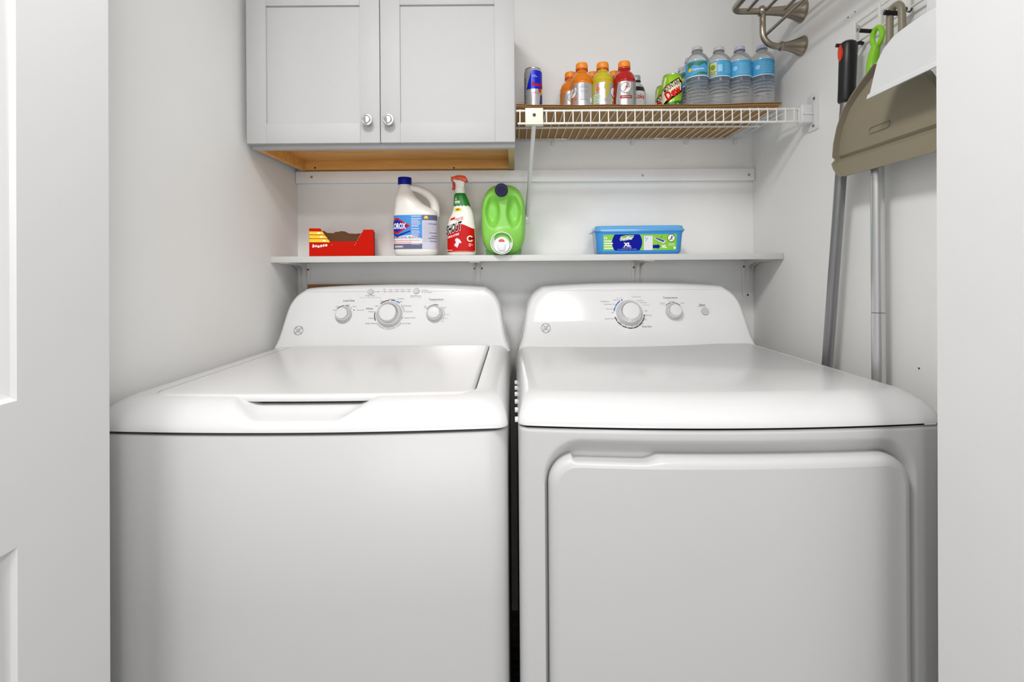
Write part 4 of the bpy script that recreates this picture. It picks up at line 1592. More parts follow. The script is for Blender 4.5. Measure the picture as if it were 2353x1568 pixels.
# ---- small cola bottle behind the red one
t = thing('cola_bottle', 'small bottle of dark cola with a silver cap behind the red sports drink', 'bottle', spot(1462, 1.560, DECK))
MB().lathe([(0.020, 0), (0.027, 0.004), (0.0285, 0.02), (0.0285, 0.110), (0.0280, 0.120), (0.0258, 0.130), (0.0248, 0.133), (0.0, 0.133)], 32).build('cola', COLA, t)
MB().lathe([(0.0250, 0.133), (0.0215, 0.139), (0.0165, 0.145), (0.0128, 0.150), (0.0115, 0.153), (0.0115, 0.158), (0.0, 0.158)], 32).build('neck', GLASSC, t)
MB().lathe([(0.0118, 0.1535), (0.0142, 0.1545), (0.0142, 0.157), (0.0118, 0.1575)], 28).build('neck_ring', SCREWD, t)
MB().lathe([(0.0132, 0.158), (0.0134, 0.172), (0.0124, 0.1738), (0, 0.1738)], 32).build('cap', CAPSIL, t)
fn = lambda l: cyl_map(0.0285, l)
d_ = 0.0285 * PI / 180
Print().rect(-175 * d_, 0.064, 175 * d_, 0.1185).build('label', LB_WHITE, t, fn(0.0004), 0.003)
Print().text('Coke', 4 * d_, 0.1015, w=0.036, h=0.0165, bold=0.02).build('lettering', REDINK, t, fn(0.0007), 0.002)
Print().text('diet', -34 * d_, 0.114, w=0.010, h=0.006).build('lettering', GREYINK, t, fn(0.0007), 0.002)


# ---- green soda cans
def soda_can(label, loc, rz):
    t = thing('soda_can', label, 'can', loc, 'green soda cans on the wire shelf', rz)
    R, H = 0.0285, 0.125
    MB().lathe([(0.020, 0.0), (0.0225, 0.002), (R, 0.009), (R, H - 0.012), (0.0258, H - 0.004), (0.0252, H - 0.002)], 40).build('body', CANGRN, t)
    MB().lathe([(0.0252, H - 0.0035), (0.0257, H - 0.001), (0.0250, H), (0.0232, H - 0.001), (0.0225, H - 0.004), (0, H - 0.004)], 36).build('lid', CANTOP, t)
    fn = lambda l: cyl_map(R, l)
    d = R * PI / 180
    Print().poly([(20 * d, 0.113), (80 * d, 0.113), (80 * d, 0.086), (46 * d, 0.102), (16 * d, 0.108)]).build('yellow_field', CANYEL, t, fn(0.0003), 0.003)
    Print().poly([(-60 * d, 0.113), (-46 * d, 0.113), (-62 * d, 0.090), (-80 * d, 0.084)]).build('pale_streak', CREAMINK, t, fn(0.0003), 0.003)
    Print().poly([(-90 * d, 0.012), (90 * d, 0.012), (90 * d, 0.048), (62 * d, 0.062), (40 * d, 0.046), (10 * d, 0.044), (-40 * d, 0.040), (-90 * d, 0.05)]).build('dark_field', CANDKG, t, fn(0.0003), 0.003)
    Print().poly([(-10 * d, 0.012), (12 * d, 0.040), (34 * d, 0.030), (30 * d, 0.014)]).build('leaf_mark', LIMEINK, t, fn(0.0004), 0.003)
    Print().poly([(-92 * d, 0.078), (26 * d, 0.112), (34 * d, 0.106), (56 * d, 0.102), (52 * d, 0.074), (-92 * d, 0.024)]).build('black_plate', BLACKINK, t, fn(0.0006), 0.003)
    Print().poly([(-92 * d, 0.075), (22 * d, 0.108), (28 * d, 0.099), (45 * d, 0.097), (41 * d, 0.077), (-92 * d, 0.034)]).build('pale_plate', CREAMINK, t, fn(0.0008), 0.003)
    r = math.atan2(0.036, 120 * d)
    Print().text('MOUNTAIN', -22 * d, 0.0875, w=0.050, h=0.0145, bold=0.02, rot=r).build('lettering', BLACKINK, t, fn(0.0010), 0.002)
    Print().text('Dew', -12 * d, 0.0690, w=0.050, h=0.0270, bold=0.05, rot=r, shear=0.1).build('lettering', REDINK, t, fn(0.0011), 0.002)
    return t


soda_can('green soda can with slanted red lettering, in front of the other', spot(1544, 1.434, DECK), 0.0)
soda_can('green soda can half hidden behind the front can', spot(1527.5, 1.523, DECK), -0.12)


# ---- water bottles
def water_bottle(label, loc, rz, capm, panel):
    t = thing('water_bottle', label, 'bottle', loc, 'water bottles on the wire shelf', rz)
    R = 0.0325
    prof = [(0.022, 0.0), (0.0275, 0.0015), (0.0305, 0.006), (0.0315, 0.013)]
    z = 0.017
    while z < 0.098:
        prof += [(0.0322, z), (0.0325, z + 0.002), (0.0322, z + 0.004), (0.0304, z + 0.0062), (0.0304, z + 0.0075)]
        z += 0.0098
    prof += [(0.0318, 0.106), (0.0322, 0.111), (0.0322, 0.158), (0.0325, 0.160), (0.0318, 0.165), (0.0295, 0.1715), (0.0255, 0.178), (0.0205, 0.1835), (0.0158, 0.1875), (0.0134, 0.190),
             (0.0128, 0.1918), (0.0165, 0.1925), (0.0165, 0.1942), (0.0126, 0.195), (0.0126, 0.1965), (0.0, 0.1965)]
    MB().lathe(prof, 40).build('body', GLASSW, t, smooth=60)
    MB().lathe([(0.0136, 0.1962), (0.0146, 0.1966), (0.0146, 0.2045), (0.0136, 0.2060), (0.0, 0.2062)], 36).build('cap', capm, t)
    fn = lambda l: cyl_map(0.0324, l)
    d = 0.0324 * PI / 180
    Print().rect(-179 * d, 0.1135, 179 * d, 0.1580).build('label', LBLBLUE, t, fn(0.0003), 0.003)
    Print().rect(-179 * d, 0.1120, 179 * d, 0.1140).build('label_edge', WHITEINK, t, fn(0.0005), 0.003)
    if panel == 'scene':
        Print().poly([(-70 * d, 0.137), (-40 * d, 0.146), (-10 * d, 0.141), (16 * d, 0.149), (34 * d, 0.142), (34 * d, 0.154), (-70 * d, 0.154)]).build('tree_band', LBLGRN, t, fn(0.0005), 0.002)
        Print().poly([(-40 * d, 0.116), (34 * d, 0.118), (34 * d, 0.1235), (-10 * d, 0.124), (-30 * d, 0.120)]).build('tree_band', LBLGRN, t, fn(0.0005), 0.002)
        Print().disc(-58 * d, 0.133, 0.0055, 16).build('sun_mark', YELINK, t, fn(0.0006), 0.002)
        Print().text('Zephyrhills', -16 * d, 0.132, w=0.034, h=0.007, bold=0.01).build('lettering', WHITEINK, t, fn(0.0007), 0.002)
        ta = 42
    elif panel == 'badge':
        ta = -66
        Print().fineprint(8 * d, 60 * d, 0.122, 0.152, 7, 0.0012).build('fine_print', LBLPALE, t, fn(0.0005), 0.002)
        Print().rect(-28 * d, 0.126, -6 * d, 0.146).build('pale_square', LBLPALE, t, fn(0.0005), 0.002)
    else:
        ta = None
        Print().fineprint(-26 * d, 34 * d, 0.118, 0.150, 7, 0.0012).build('fine_print', LBLPALE, t, fn(0.0005), 0.002)
        Print().disc(-46 * d, 0.136, 0.0065, 18).build('pale_round', LBLPALE, t, fn(0.0005), 0.002)
        p = Print()
        p.arc(54 * d, 0.143, 0.0032, 0.0048, 0, 360, 6)
        p.build('recycling_mark', WHITEINK, t, fn(0.0006), 0.002)
        Print().rect(74 * d, 0.118, 92 * d, 0.154).build('facts_panel', LBLTAN, t, fn(0.0006), 0.002)
    if ta is not None:
        Print().rect((ta - 4) * d, 0.1165, (ta + 34) * d, 0.1545).build('badge_panel', LBLTAN, t, fn(0.0006), 0.002)
        Print().disc((ta + 15) * d, 0.140, 0.0078, 20).build('badge', LIMEINK, t, fn(0.0008), 0.002)
        p = Print()
        p.arc((ta + 15) * d, 0.140, 0.0048, 0.0062, 20, 170, 10).arc((ta + 15) * d, 0.138, 0.0020, 0.0034, 0, 360, 12)
        p.build('badge_mark', CANDKG, t, fn(0.0010), 0.002)
        Print().fineprint((ta) * d, (ta + 30) * d, 0.118, 0.130, 3, 0.0016, 0.1).build('fine_print', LBLGRN, t, fn(0.0008), 0.002)
    return t


WB = [(1602.5, 1.431, CAPCLR, 'scene', 'clear water bottle with a landscape label, leftmost of the front row'),
      (1652, 1.434, CAPCLR, 'badge', 'clear water bottle with a white cap, second in the front row'),
      (1700, 1.432, CAPLAV, 'text', 'water bottle with a lavender cap between two other bottles, third in the front row'),
      (1751, 1.424, CAPLAV, 'text', 'water bottle with a lavender cap at the right end of the front row'),
      (1586, 1.506, CAPLAV, 'scene', 'water bottle half hidden behind the left end of the front row'),
      (1634, 1.508, CAPCLR, 'text', 'water bottle behind the first and second bottles of the front row'),
      (1683, 1.506, CAPLAV, 'badge', 'water bottle behind the second and third bottles of the front row'),
      (1732, 1.503, CAPLAV, 'text', 'water bottle behind the third and fourth bottles of the front row'),
      (1569.5, 1.578, CAPCLR, 'scene', 'rearmost water bottle, next to the green soda cans')]
for px, d, c, pn, lb in WB:
    water_bottle(lb, spot(px, d, DECK), 0.0, c, pn)

# ================================================================== CLEANING PRODUCTS ON THE BOARD SHELF
SZ = SH1


def sspot(px, d):
    return (at_d(px, 550, d).x, d, SZ)


# ---- open red carton
BX, BY = sspot(780.5, 1.470)[:2]
box = thing('dryer_sheet_box', 'open red cardboard box with yellow stripes at the left end of the shelf', 'box', (BX, BY + 0.018, SZ), rz=0.24)
bw, bh, bd = 0.0925, 0.0840, 0.110
th = 0.0011
cut = [(-bw, 0), (bw, 0), (bw, bh - 0.002), (0.0635, bh - 0.002), (0.0430, 0.0455), (-0.0350, 0.0455), (-0.0610, bh), (-bw, bh)]
MB().prism(cut, 0.0, th).build('front_panel', BOXRED, box, smooth=None)
MB().prism([(-bw, 0), (bw, 0), (bw, bh - 0.003), (0.072, bh - 0.003), (0.035, bh - 0.008), (0.012, bh - 0.0075), (0.0, bh - 0.0010), (-0.012, bh + 0.0005), (-0.020, bh - 0.002), (-0.030, bh - 0.0025),
            (-0.036, bh - 0.007), (-0.055, bh - 0.006), (-0.064, bh), (-bw, bh)], bd - th, bd).build('back_panel', BOXRED, box, smooth=None)
for s in (-1, 1):
    a, b_ = sorted((s * bw, s * (bw - th)))
    MB().box(a, b_, th, bd - th, 0, bh - 0.003).build('side_panel', BOXRED, box, smooth=None)
    a, b_ = sorted((s * (bw - th), s * (bw - th - 0.0006)))
    MB().box(a, b_, th, bd - th, 0.001, bh - 0.0035).build('inner_lining', BOXBRN, box, smooth=None)
MB().box(-bw + th, bw - th, th, bd - th, 0.0, th).build('base', BOXBRN, box, smooth=None)
MB().prism([(-bw + 0.002, 0.001), (bw - 0.002, 0.001), (bw - 0.002, bh - 0.0035), (0.072, bh - 0.0035), (0.035, bh - 0.0085), (0.012, bh - 0.008), (0.0, bh - 0.0015), (-0.012, bh), (-0.020, bh - 0.0025),
            (-0.030, bh - 0.003), (-0.036, bh - 0.0075), (-0.055, bh - 0.0065), (-0.064, bh - 0.0005), (-bw + 0.002, bh - 0.0005)], bd - th - 0.0006, bd - th).build('inner_lining', BOXBRN, box, smooth=None)
bf = lambda l: (lambda s, t_: (s, -l, t_))
for z0, z1 in ((0.0655, 0.0745), (0.0540, 0.0635), (0.0425, 0.0520)):
    e = lambda z: -0.0610 + (bh - z) / (bh - 0.0455) * 0.026
    Print().poly([(-bw + 0.0006, z0), (e(z0) - 0.0006, z0), (e(z1) - 0.0006, z1), (-bw + 0.0006, z1)]).build('yellow_stripe', YELINK, box, bf(0.0003))
    Print().disc(e((z0 + z1) / 2) - 0.0135, (z0 + z1) / 2, 0.0045, 14, 0.55).build('white_mark', WHITEINK, box, bf(0.0005))
pr = Print()
for k, (ch, dz) in enumerate(zip('bounce', (0, 0.0008, -0.0006, 0.0012, 0.0026, 0.0034))):
    pr.text(ch, -0.0805 + 0.0072 * k, 0.0300 + dz + (0.0016 if ch == 'b' else 0), w=0.0064, h=0.0105 if ch == 'b' else 0.0072, shear=0.2, bold=0.06)
pr.build('lettering', WHITEINK, box, bf(0.0004))
dots = Print()
for x, z in ((0.0450, 0.0490), (0.0482, 0.0550), (0.0512, 0.0605), (0.0542, 0.0660), (0.0572, 0.0710), (0.0600, 0.0760), (0.041, 0.041), (0.038, 0.0345), (-0.029, 0.0345), (-0.036, 0.049), (-0.042, 0.057)):
    dots.disc(x, z, 0.0009, 8)
dots.build('perforation', CREAMINK, box, bf(0.0004))

# ---- bleach jug
JX, JD = sspot(958, 1.505)[:2]
jug = thing('bleach_jug', 'white plastic bleach jug with a blue cap and loop handle', 'jug', (JX, JD, SZ))
JW, JDp, JN = 0.1320, 0.092, 3.6
rsx = []
for z, xa, xb, dp, n_ in ((0.0, -0.058, 0.058, 0.076, 3.2), (0.003, -0.063, 0.063, 0.086, 3.4), (0.012, -0.066, 0.066, 0.092, JN), (0.0165, -0.066, 0.066, 0.092, JN), (0.122, -0.066, 0.066, 0.092, JN),
                          (0.130, -0.066, 0.0655, 0.090, 3.4), (0.138, -0.0655, 0.060, 0.086, 3.0), (0.146, -0.0655, 0.044, 0.080, 2.8), (0.156, -0.0655, 0.026, 0.075, 2.6),
                          (0.168, -0.0650, 0.012, 0.070, 2.5), (0.178, -0.0645, 0.002, 0.064, 2.4), (0.188, -0.0630, -0.006, 0.056, 2.3), (0.197, -0.0600, -0.012, 0.048, 2.2),
                          (0.205, -0.0570, -0.0145, 0.042, 2.1), (0.212, -0.0555, -0.0165, 0.039, 2.0), (0.224, -0.0550, -0.0170, 0.038, 2.0)):
    rsx.append(superell(xb - xa, dp, n_, 56, (xa + xb) / 2, 0, z))
jb = MB().rings(rsx, True, True, True)
hpts = catmull([(-0.024, 0, 0.2085), (-0.006, 0, 0.2070), (0.016, 0, 0.1990), (0.036, 0, 0.1860), (0.0500, 0, 0.1700), (0.0560, 0, 0.1520), (0.0565, 0, 0.1340), (0.055, 0, 0.120)], 5)
jb.tube(hpts, [0.0105 + 0.0045 * sstep(0, len(hpts), k) for k in range(len(hpts))], 16)
jb.build('body', JUGW, jug, smooth=60)
MB().lathe([(0.0203, 0.2175), (0.0206, 0.2185), (0.0206, 0.2380), (0.0198, 0.2400), (0.0, 0.2402)], 48, (-0.0360, 0, 0)).build('cap', JUGCAP, jug)
jm = lambda l: ell_map(JW, JDp, JN, l)
L0, L1 = 0.0200, 0.1210
lab = Print().rect(-0.0648, L0, 0.0648, L1).build('label', LB_BLUE, jug, jm(0.0004), 0.0025)
Print().rect(0.0245, L0, 0.0650, L1 - 0.016).build('label_panel', LB_LAV, jug, jm(0.0006), 0.0025)
Print().rect(0.0245, L1 - 0.0155, 0.0650, L1).build('label_heading', LB_SLATE, jug, jm(0.0006), 0.0025)
Print().poly([(-0.0650, L0), (0.0245, L0), (0.0245, L0 + 0.030), (-0.010, L0 + 0.042), (-0.0650, L0 + 0.036)]).build('label_panel', LB_WHITE, jug, jm(0.0006), 0.0025)
Print().rect(-0.0650, L0, 0.0245, L0 + 0.0155).build('label_foot', LB_SLATE, jug, jm(0.0008), 0.0025)
dcx, dcz = -0.0505, 0.0890
Print().poly([(dcx - 0.04, dcz), (dcx, dcz - 0.034), (dcx + 0.041, dcz - 0.017), (dcx + 0.041, dcz - 0.0135), (dcx, dcz - 0.027)]).clip(-0.0648).build('logo_shadow', LB_NAVY, jug, jm(0.0008), 0.0025)
Print().poly([(dcx - 0.04, dcz), (dcx, dcz - 0.0255), (dcx + 0.0400, dcz), (dcx, dcz + 0.0255)]).clip(-0.0648).build('logo_border', REDINK, jug, jm(0.0010), 0.0025)
Print().poly([(dcx - 0.0335, dcz), (dcx, dcz - 0.0195), (dcx + 0.0325, dcz), (dcx, dcz + 0.0195)]).clip(-0.0648).build('logo_field', LB_NAVY, jug, jm(0.0012), 0.0025)
Print().text('CLOROX', dcx + 0.0010, dcz - 0.0005, w=0.0530, h=0.0185, bold=0.035).clip(-0.0648).build('lettering', WHITEINK, jug, jm(0.0014), 0.002)
Print().text('GERMICIDAL BLEACH', 0.0165, L0 + 0.0345, w=0.086, h=0.0064, align='r', bold=0.01).clip(-0.0648).build('lettering', LB_SLATE, jug, jm(0.0010), 0.002)
p = Print()
p.rect(-0.064, L0 + 0.0245, 0.0155, L0 + 0.0258).rect(-0.060, L0 + 0.0190, -0.006, L0 + 0.0203)
p.build('fine_print', ORGINK, jug, jm(0.0010), 0.0025)
p = Print()
p.fineprint(-0.0085 + 0.036, 0.0245 + 0.036, L0 + 0.02, L1 - 0.02, 16, 0.0009)
p.build('fine_print', INKL, jug, jm(0.0008), 0.0025)
p = Print()
for k, z in enumerate((0.0935, 0.0665, 0.0570, 0.0505, 0.0415)):
    p.rect(0.0420 + 0.004 * (k % 3), z, 0.0640, z + 0.0015)
p.build('rule_marks', INKD, jug, jm(0.0010), 0.0025)
p = Print()
p.fineprint(-0.0075, 0.0215, L1 - 0.036, L1 - 0.008, 10, 0.0009).fineprint(-0.0075, 0.0200, L0 + 0.012, L1 - 0.044, 16, 0.0008)
p.rect(-0.0075, L1 - 0.0045, 0.021, L1 - 0.003).rect(-0.0075, L1 - 0.041, 0.016, L1 - 0.0395)
p.rect(-0.058, L0 + 0.006, -0.034, L0 + 0.0082)
p.build('fine_print', WHITEINK, jug, jm(0.0010), 0.0025)
Print().poly([(0.030, L1 - 0.011), (0.042, L1 - 0.011), (0.0405, L1 - 0.004), (0.036, L1 - 0.0025), (0.0315, L1 - 0.004)]).build('heading_mark', YELINK, jug, jm(0.0010), 0.0025)
p = Print()
p.line([(-0.0605, L0 + 0.0035), (-0.0315, L0 + 0.0035), (-0.0315, L0 + 0.0105), (-0.0605, L0 + 0.0105)], 0.0005)
p.build('label_frame', WHITEINK, jug, jm(0.0010), 0.0025)

# ---- stain spray bottle
SX, SD = sspot(1061, 1.500)[:2]
spr = thing('spray_bottle', 'white and red stain remover spray bottle with an orange trigger head', 'spray bottle', (SX, SD, SZ))
BW, BD, BN = 0.0900, 0.060, 3.2
rsx = []
for z, xa, xb, dp in ((0.0, -0.036, 0.036, 0.044), (0.003, -0.041, 0.041, 0.052), (0.012, -0.0450, 0.0450, 0.060), (0.060, -0.0445, 0.0440, 0.060), (0.092, -0.0430, 0.0420, 0.058), (0.112, -0.0370, 0.0395, 0.055),
                      (0.126, -0.0300, 0.0370, 0.051), (0.138, -0.0255, 0.0330, 0.047), (0.146, -0.0242, 0.0285, 0.044), (0.165, -0.0232, 0.0225, 0.039), (0.183, -0.0222, 0.0150, 0.033),
                      (0.190, -0.0185, 0.0115, 0.028), (0.200, -0.0175, 0.0105, 0.027)):
    rsx.append(superell(xb - xa, dp, 2.8 if z < 0.14 else 2.3, 48, (xa + xb) / 2, 0, z))
MB().rings(rsx, True, True, True).build('body', SPRW, spr, smooth=60)


def spray_map(lift):
    prof = [(0.0, -0.036, 0.036, 0.044), (0.003, -0.041, 0.041, 0.052), (0.012, -0.0450, 0.0450, 0.060), (0.060, -0.0445, 0.0440, 0.060), (0.092, -0.0430, 0.0420, 0.058), (0.112, -0.0370, 0.0395, 0.055),
            (0.126, -0.0300, 0.0370, 0.051), (0.138, -0.0255, 0.0330, 0.047), (0.146, -0.0242, 0.0285, 0.044), (0.165, -0.0232, 0.0225, 0.039), (0.183, -0.0222, 0.0150, 0.033), (0.190, -0.0185, 0.0115, 0.028)]

    def fn(s, t_):
        """s in -1..1 across the width at that height"""
        for a, b_ in zip(prof[:-1], prof[1:]):
            if a[0] <= t_ <= b_[0] + 1e-9:
                f = (t_ - a[0]) / (b_[0] - a[0])
                xa, xb, dp = (a[i] + (b_[i] - a[i]) * f for i in (1, 2, 3))
                break
        n_ = 2.8 if t_ < 0.14 else 2.3
        q_ = min(0.999, abs(s))
        y = -(dp / 2) * (1 - q_ ** n_) ** (1 / n_)
        return ((xa + xb) / 2 + s * ((xb - xa) / 2 + lift), y - lift, t_)
    return fn


def grid_print(pts_fn, z0, z1, nz, name, m, lift, par):
    """label field between two edges s0(z)..s1(z) with rows of quads"""
    P_ = MB()
    rows = []
    for k in range(nz + 1):
        z = z0 + (z1 - z0) * k / nz
        s0, s1 = pts_fn(z)
        rows.append([spray_map(lift)(s0 + (s1 - s0) * c / 24, z) for c in range(25)])
    P_.rings(rows, close=False)
    return P_.build(name, m, par, smooth=60)


rows = []
for k in range(17):
    rows.append([spray_map(0.0004)(s / 12 - 1, 0.010 + ((0.064 + 0.030 * sstep(0, 12, s) - 0.014 * sstep(12, 24, s)) - 0.010) * k / 16) for s in range(25)])
MB().rings(rows, close=False).build('label', LB_RED, spr, smooth=60)
rows = []
for k in range(13):
    rows.append([spray_map(0.0004)(s / 12 - 1, 0.1500 + 0.0015 * math.sin(s * 1.3) + (0.1895 - 0.1500 - 0.0015 * math.sin(s * 1.3)) * k / 12) for s in range(25)])
MB().rings(rows, close=False).build('neck_label', LB_GREEN, spr, smooth=60)
sm_ = spray_map
rot = 0.0


def tilt(p, k=0.16):
    """raise the print towards the right like the slanted wordmark"""
    p.v = [(a, b_ + 0.014 * a) for a, b_ in p.v]
    return p


tilt(Print().text('SHOUT', -0.46, 0.0895, w=1.12, h=0.0310, bold=0.055, shear=0.1).clip(-0.98)).build('lettering', WHITEINK, spr, sm_(0.0009), 0.05, zstep=0.004)
tilt(Print().text('SHOUT', -0.46, 0.0895, w=1.06, h=0.0275, bold=0.03, shear=0.1).clip(-0.98)).build('lettering', BLACKINK, spr, sm_(0.0012), 0.05, zstep=0.004)
tilt(Print().text('TRIPLE ACTING', -0.50, 0.0660, w=0.80, h=0.0060, bold=0.03).clip(-0.98)).build('lettering', WHITEINK, spr, sm_(0.0009), 0.05, zstep=0.004)
tilt(Print().text('REMOVES STAINS', -0.15, 0.1135, w=0.62, h=0.0042, bold=0.01)).build('lettering', REDINK, spr, sm_(0.0007), 0.05)
tilt(Print().text('THE 1st TIME', -0.08, 0.1080, w=0.48, h=0.0040, bold=0.01)).build('lettering', REDINK, spr, sm_(0.0007), 0.05)
tilt(Print().rect(-0.80, 0.1160, -0.48, 0.1225)).build('red_tab', REDINK, spr, sm_(0.0007), 0.05)
Print().rect(-0.72, 0.1335, -0.02, 0.1430).build('yellow_tab', YELINK, spr, sm_(0.0007), 0.05)
Print().text('NEW', -0.40, 0.1382, w=0.34, h=0.006, bold=0.03).build('lettering', BLACKINK, spr, sm_(0.0010), 0.05)
p = Print()
p.text('35', -0.62, 0.1705, w=0.28, h=0.0060, bold=0.02).rect(-0.78, 0.1625, -0.10, 0.1650).rect(-0.78, 0.1590, -0.12, 0.1612).rect(-0.78, 0.1560, -0.1, 0.1567).rect(-0.75, 0.1770, -0.40, 0.1776)
p.build('fine_print', WHITEINK, spr, sm_(0.0007), 0.05)
Print().poly([(-0.34, 0.0500), (-0.22, 0.0520), (-0.05, 0.0470), (0.06, 0.0390), (0.00, 0.0360), (-0.08, 0.0385), (-0.22, 0.0230), (-0.44, 0.0300), (-0.30, 0.0400), (-0.38, 0.0450)]).build('shirt_mark', LB_WHITE, spr, sm_(0.0007), 0.05)
Print().arc(0.62, 0.0500, 0.13, 0.21, 30, 330, 16).build('badge', CREAMINK, spr, lambda s, t_: sm_(0.0007)(s, 0.050 + (t_ - 0.050) * 0.045), 0.05)
Print().text('SHOUT', 0.75, 0.0510, w=0.32, h=0.0055, bold=0.04).build('lettering', BLACKINK, spr, sm_(0.0010), 0.05)
p = Print()
p.rect(0.52, 0.0340, 0.70, 0.0352).rect(0.52, 0.0305, 0.80, 0.0317).rect(0.52, 0.0270, 0.66, 0.0282).rect(-0.95, 0.0150, -0.55, 0.0163)
p.build('fine_print', WHITEINK, spr, sm_(0.0007), 0.05)
# head: shroud, orange cover, trigger
hx = -0.0040
MB().lathe([(0.0155, 0.196), (0.0158, 0.197), (0.0150, 0.204), (0.0140, 0.208)], 28, (hx + 0.000, 0, 0)).build('collar', SPRW, spr)
sh = [(-0.0115, 0.2020), (0.0125, 0.2020), (0.0135, 0.2100), (0.0150, 0.2240), (0.0140, 0.2290), (-0.018, 0.2330), (-0.0225, 0.2320), (-0.0200, 0.2270), (-0.0135, 0.2220), (-0.0115, 0.2140)]
MB().prism([(a + hx, b_) for a, b_ in sh], -0.0095, 0.0095).build('shroud', SPRW, spr, smooth=50, bevel=0.003, seg=3)
cv = [(-0.0265, 0.2265), (-0.0225, 0.2290), (-0.0120, 0.2330), (-0.0020, 0.2315), (0.0060, 0.2270), (0.0140, 0.2240), (0.0215, 0.2245), (0.0245, 0.2262), (0.0210, 0.2350), (0.0170, 0.2410), (0.0100, 0.2435), (-0.0060, 0.2445),
      (-0.0180, 0.2410), (-0.0270, 0.2365)]
MB().prism([(a + hx, b_) for a, b_ in cv], -0.0115, 0.0115).build('cover', SPRORG, spr, smooth=50, bevel=0.003, seg=3)
tg = [(-0.0200, 0.2270), (-0.0150, 0.2240), (-0.0130, 0.2160), (-0.0135, 0.2060), (-0.0145, 0.2005), (-0.0225, 0.2010), (-0.0200, 0.2100), (-0.0205, 0.2200)]
MB().prism([(a + hx - 0.002, b_) for a, b_ in tg], -0.0060, 0.0060).build('trigger', SPRRED, spr, smooth=50, bevel=0.0018)

# ---- green detergent jug lying down, tap towards the front
GX = at_d(1156, 510, 1.44).x
GY = 1.452
grn = thing('detergent_jug', 'bright green detergent jug on its side with a white tap and navy cap', 'jug', (GX, GY, SZ))
gw, gh = 0.1330, 0.2130


def g_out(a):
    """barrel outline seen from the front"""
    c, s = math.cos(a), math.sin(a)
    n_ = 3.4
    k = (abs(c) ** n_ + abs(s) ** n_) ** (-1 / n_)
    x, z = c * k, s * k
    w = 1.0 - 0.20 * max(0, z) ** 3 - 0.10 * max(0, -z) ** 4
    return x * gw / 2 * w, gh / 2 + z * gh / 2


NA = 72


def g_front(x, z):
    """how far the front face stands back (+y) at a spot"""
    y = 0.0
    r2 = (x / (gw / 2)) ** 2
    y += 0.016 * r2 ** 2 + 0.020 * (abs(z - gh / 2) / (gh / 2)) ** 4
    for sx in (-1, 1):
        ex = (x - sx * 0.0315) / 0.0225
        ez = (z - 0.130) / 0.050
        q_ = ex * ex + ez * ez
        y += 0.024 * (1 - sstep(0.15, 1.1, q_))
    ez = math.hypot(x / 0.050, (z - 0.040) / 0.045)
    y -= 0.012 * (1 - sstep(0.3, 1.1, ez))
    ec = math.hypot(x / 0.026, (z - 0.190) / 0.026)
    y -= 0.012 * (1 - sstep(0.5, 1.2, ec))
    return y


rsg = []
NR = 22
for k in range(NR, 0, -1):
    f = k / NR
    ring = []
    for i in range(NA):
        x, z = g_out(2 * PI * i / NA)
        x, z = x * f, gh / 2 + (z - gh / 2) * f
        e = 0.016 * (1 - math.sqrt(max(0, 1 - ((f - 0.80) / 0.20) ** 2))) if f > 0.80 else 0.0
        ring.append((x, g_front(x, z) + e, z))
    rsg.append(ring)
back = []
for f, y in ((0.86, 0.176), (0.96, 0.170), (1.0, 0.158), (1.0, 0.09)):
    back.append([(g_out(2 * PI * i / NA)[0] * f, y, gh / 2 + (g_out(2 * PI * i / NA)[1] - gh / 2) * f) for i in range(NA)])
MB().rings(back + rsg, True, True, True).build('body', JUGGRN, grn, smooth=70)
MY = Matrix.Rotation(PI / 2, 4, 'X')
gc = at_d(1152, 436, GY - 0.03)
MB().lathe([(0.0150, 0.0), (0.0150, 0.016)], 32, (gc.x - GX, g_front(0, 0.19) + 0.004, gc.z - SZ), MY).build('neck', JUGGRN, grn)
MB().lathe([(0.0185, 0.0), (0.0192, 0.003), (0.0192, 0.014), (0.0180, 0.016), (0.0085, 0.0165), (0.0075, 0.0150), (0.0040, 0.0150), (0.0030, 0.0162), (0, 0.0164)], 40,
           (gc.x - GX, g_front(0, 0.19) - 0.008, gc.z - SZ), MY).build('cap', NAVYCAP, grn)
ts = at_d(1152.5, 563, GY - 0.03)
tx, tz_ = ts.x - GX, ts.z - SZ
ty = g_front(0, 0.04)
MB().lathe([(0.0335, 0.0), (0.0335, 0.016), (0.0325, 0.0175), (0.0305, 0.0175), (0.0300, 0.014), (0.0300, 0.002), (0, 0.002)], 48, (tx, ty + 0.004, max(tz_, 0.0345)), MY).build('collar', RINGCLR, grn)
MB().lathe([(0.0238, 0.0), (0.0238, 0.014), (0.0228, 0.0155), (0.0, 0.0158)], 44, (tx, ty + 0.002, max(tz_, 0.0345) - 0.006), MY).build('tap', PLASW, grn)
tcz = max(tz_, 0.0345) - 0.006
half_d = [(0.0090 * math.cos(PI * k / 14), 0.0080 * math.sin(PI * k / 14)) for k in range(15)]
MB().prism([(tx + a, tcz + 0.0095 + b_) for a, b_ in half_d], ty - 0.0150, ty - 0.012).build('tap_button', TAPRED, grn, smooth=40, bevel=0.0006)
MB().prism([(tx - 0.0115, tcz + 0.0020), (tx + 0.0115, tcz + 0.0020), (tx + 0.0095, tcz - 0.0165), (tx - 0.0095, tcz - 0.0165)], ty - 0.0185, ty - 0.012).build('tap_lever', PLASW, grn, smooth=40, bevel=0.002)
for s in (-1, 1):
    MB().prism([(s * 0.022, 0.0), (s * 0.052, 0.0), (s * 0.055, 0.018), (s * 0.030, 0.012)], 0.035, 0.150).build('foot', LB_GREEN, grn, smooth=None)

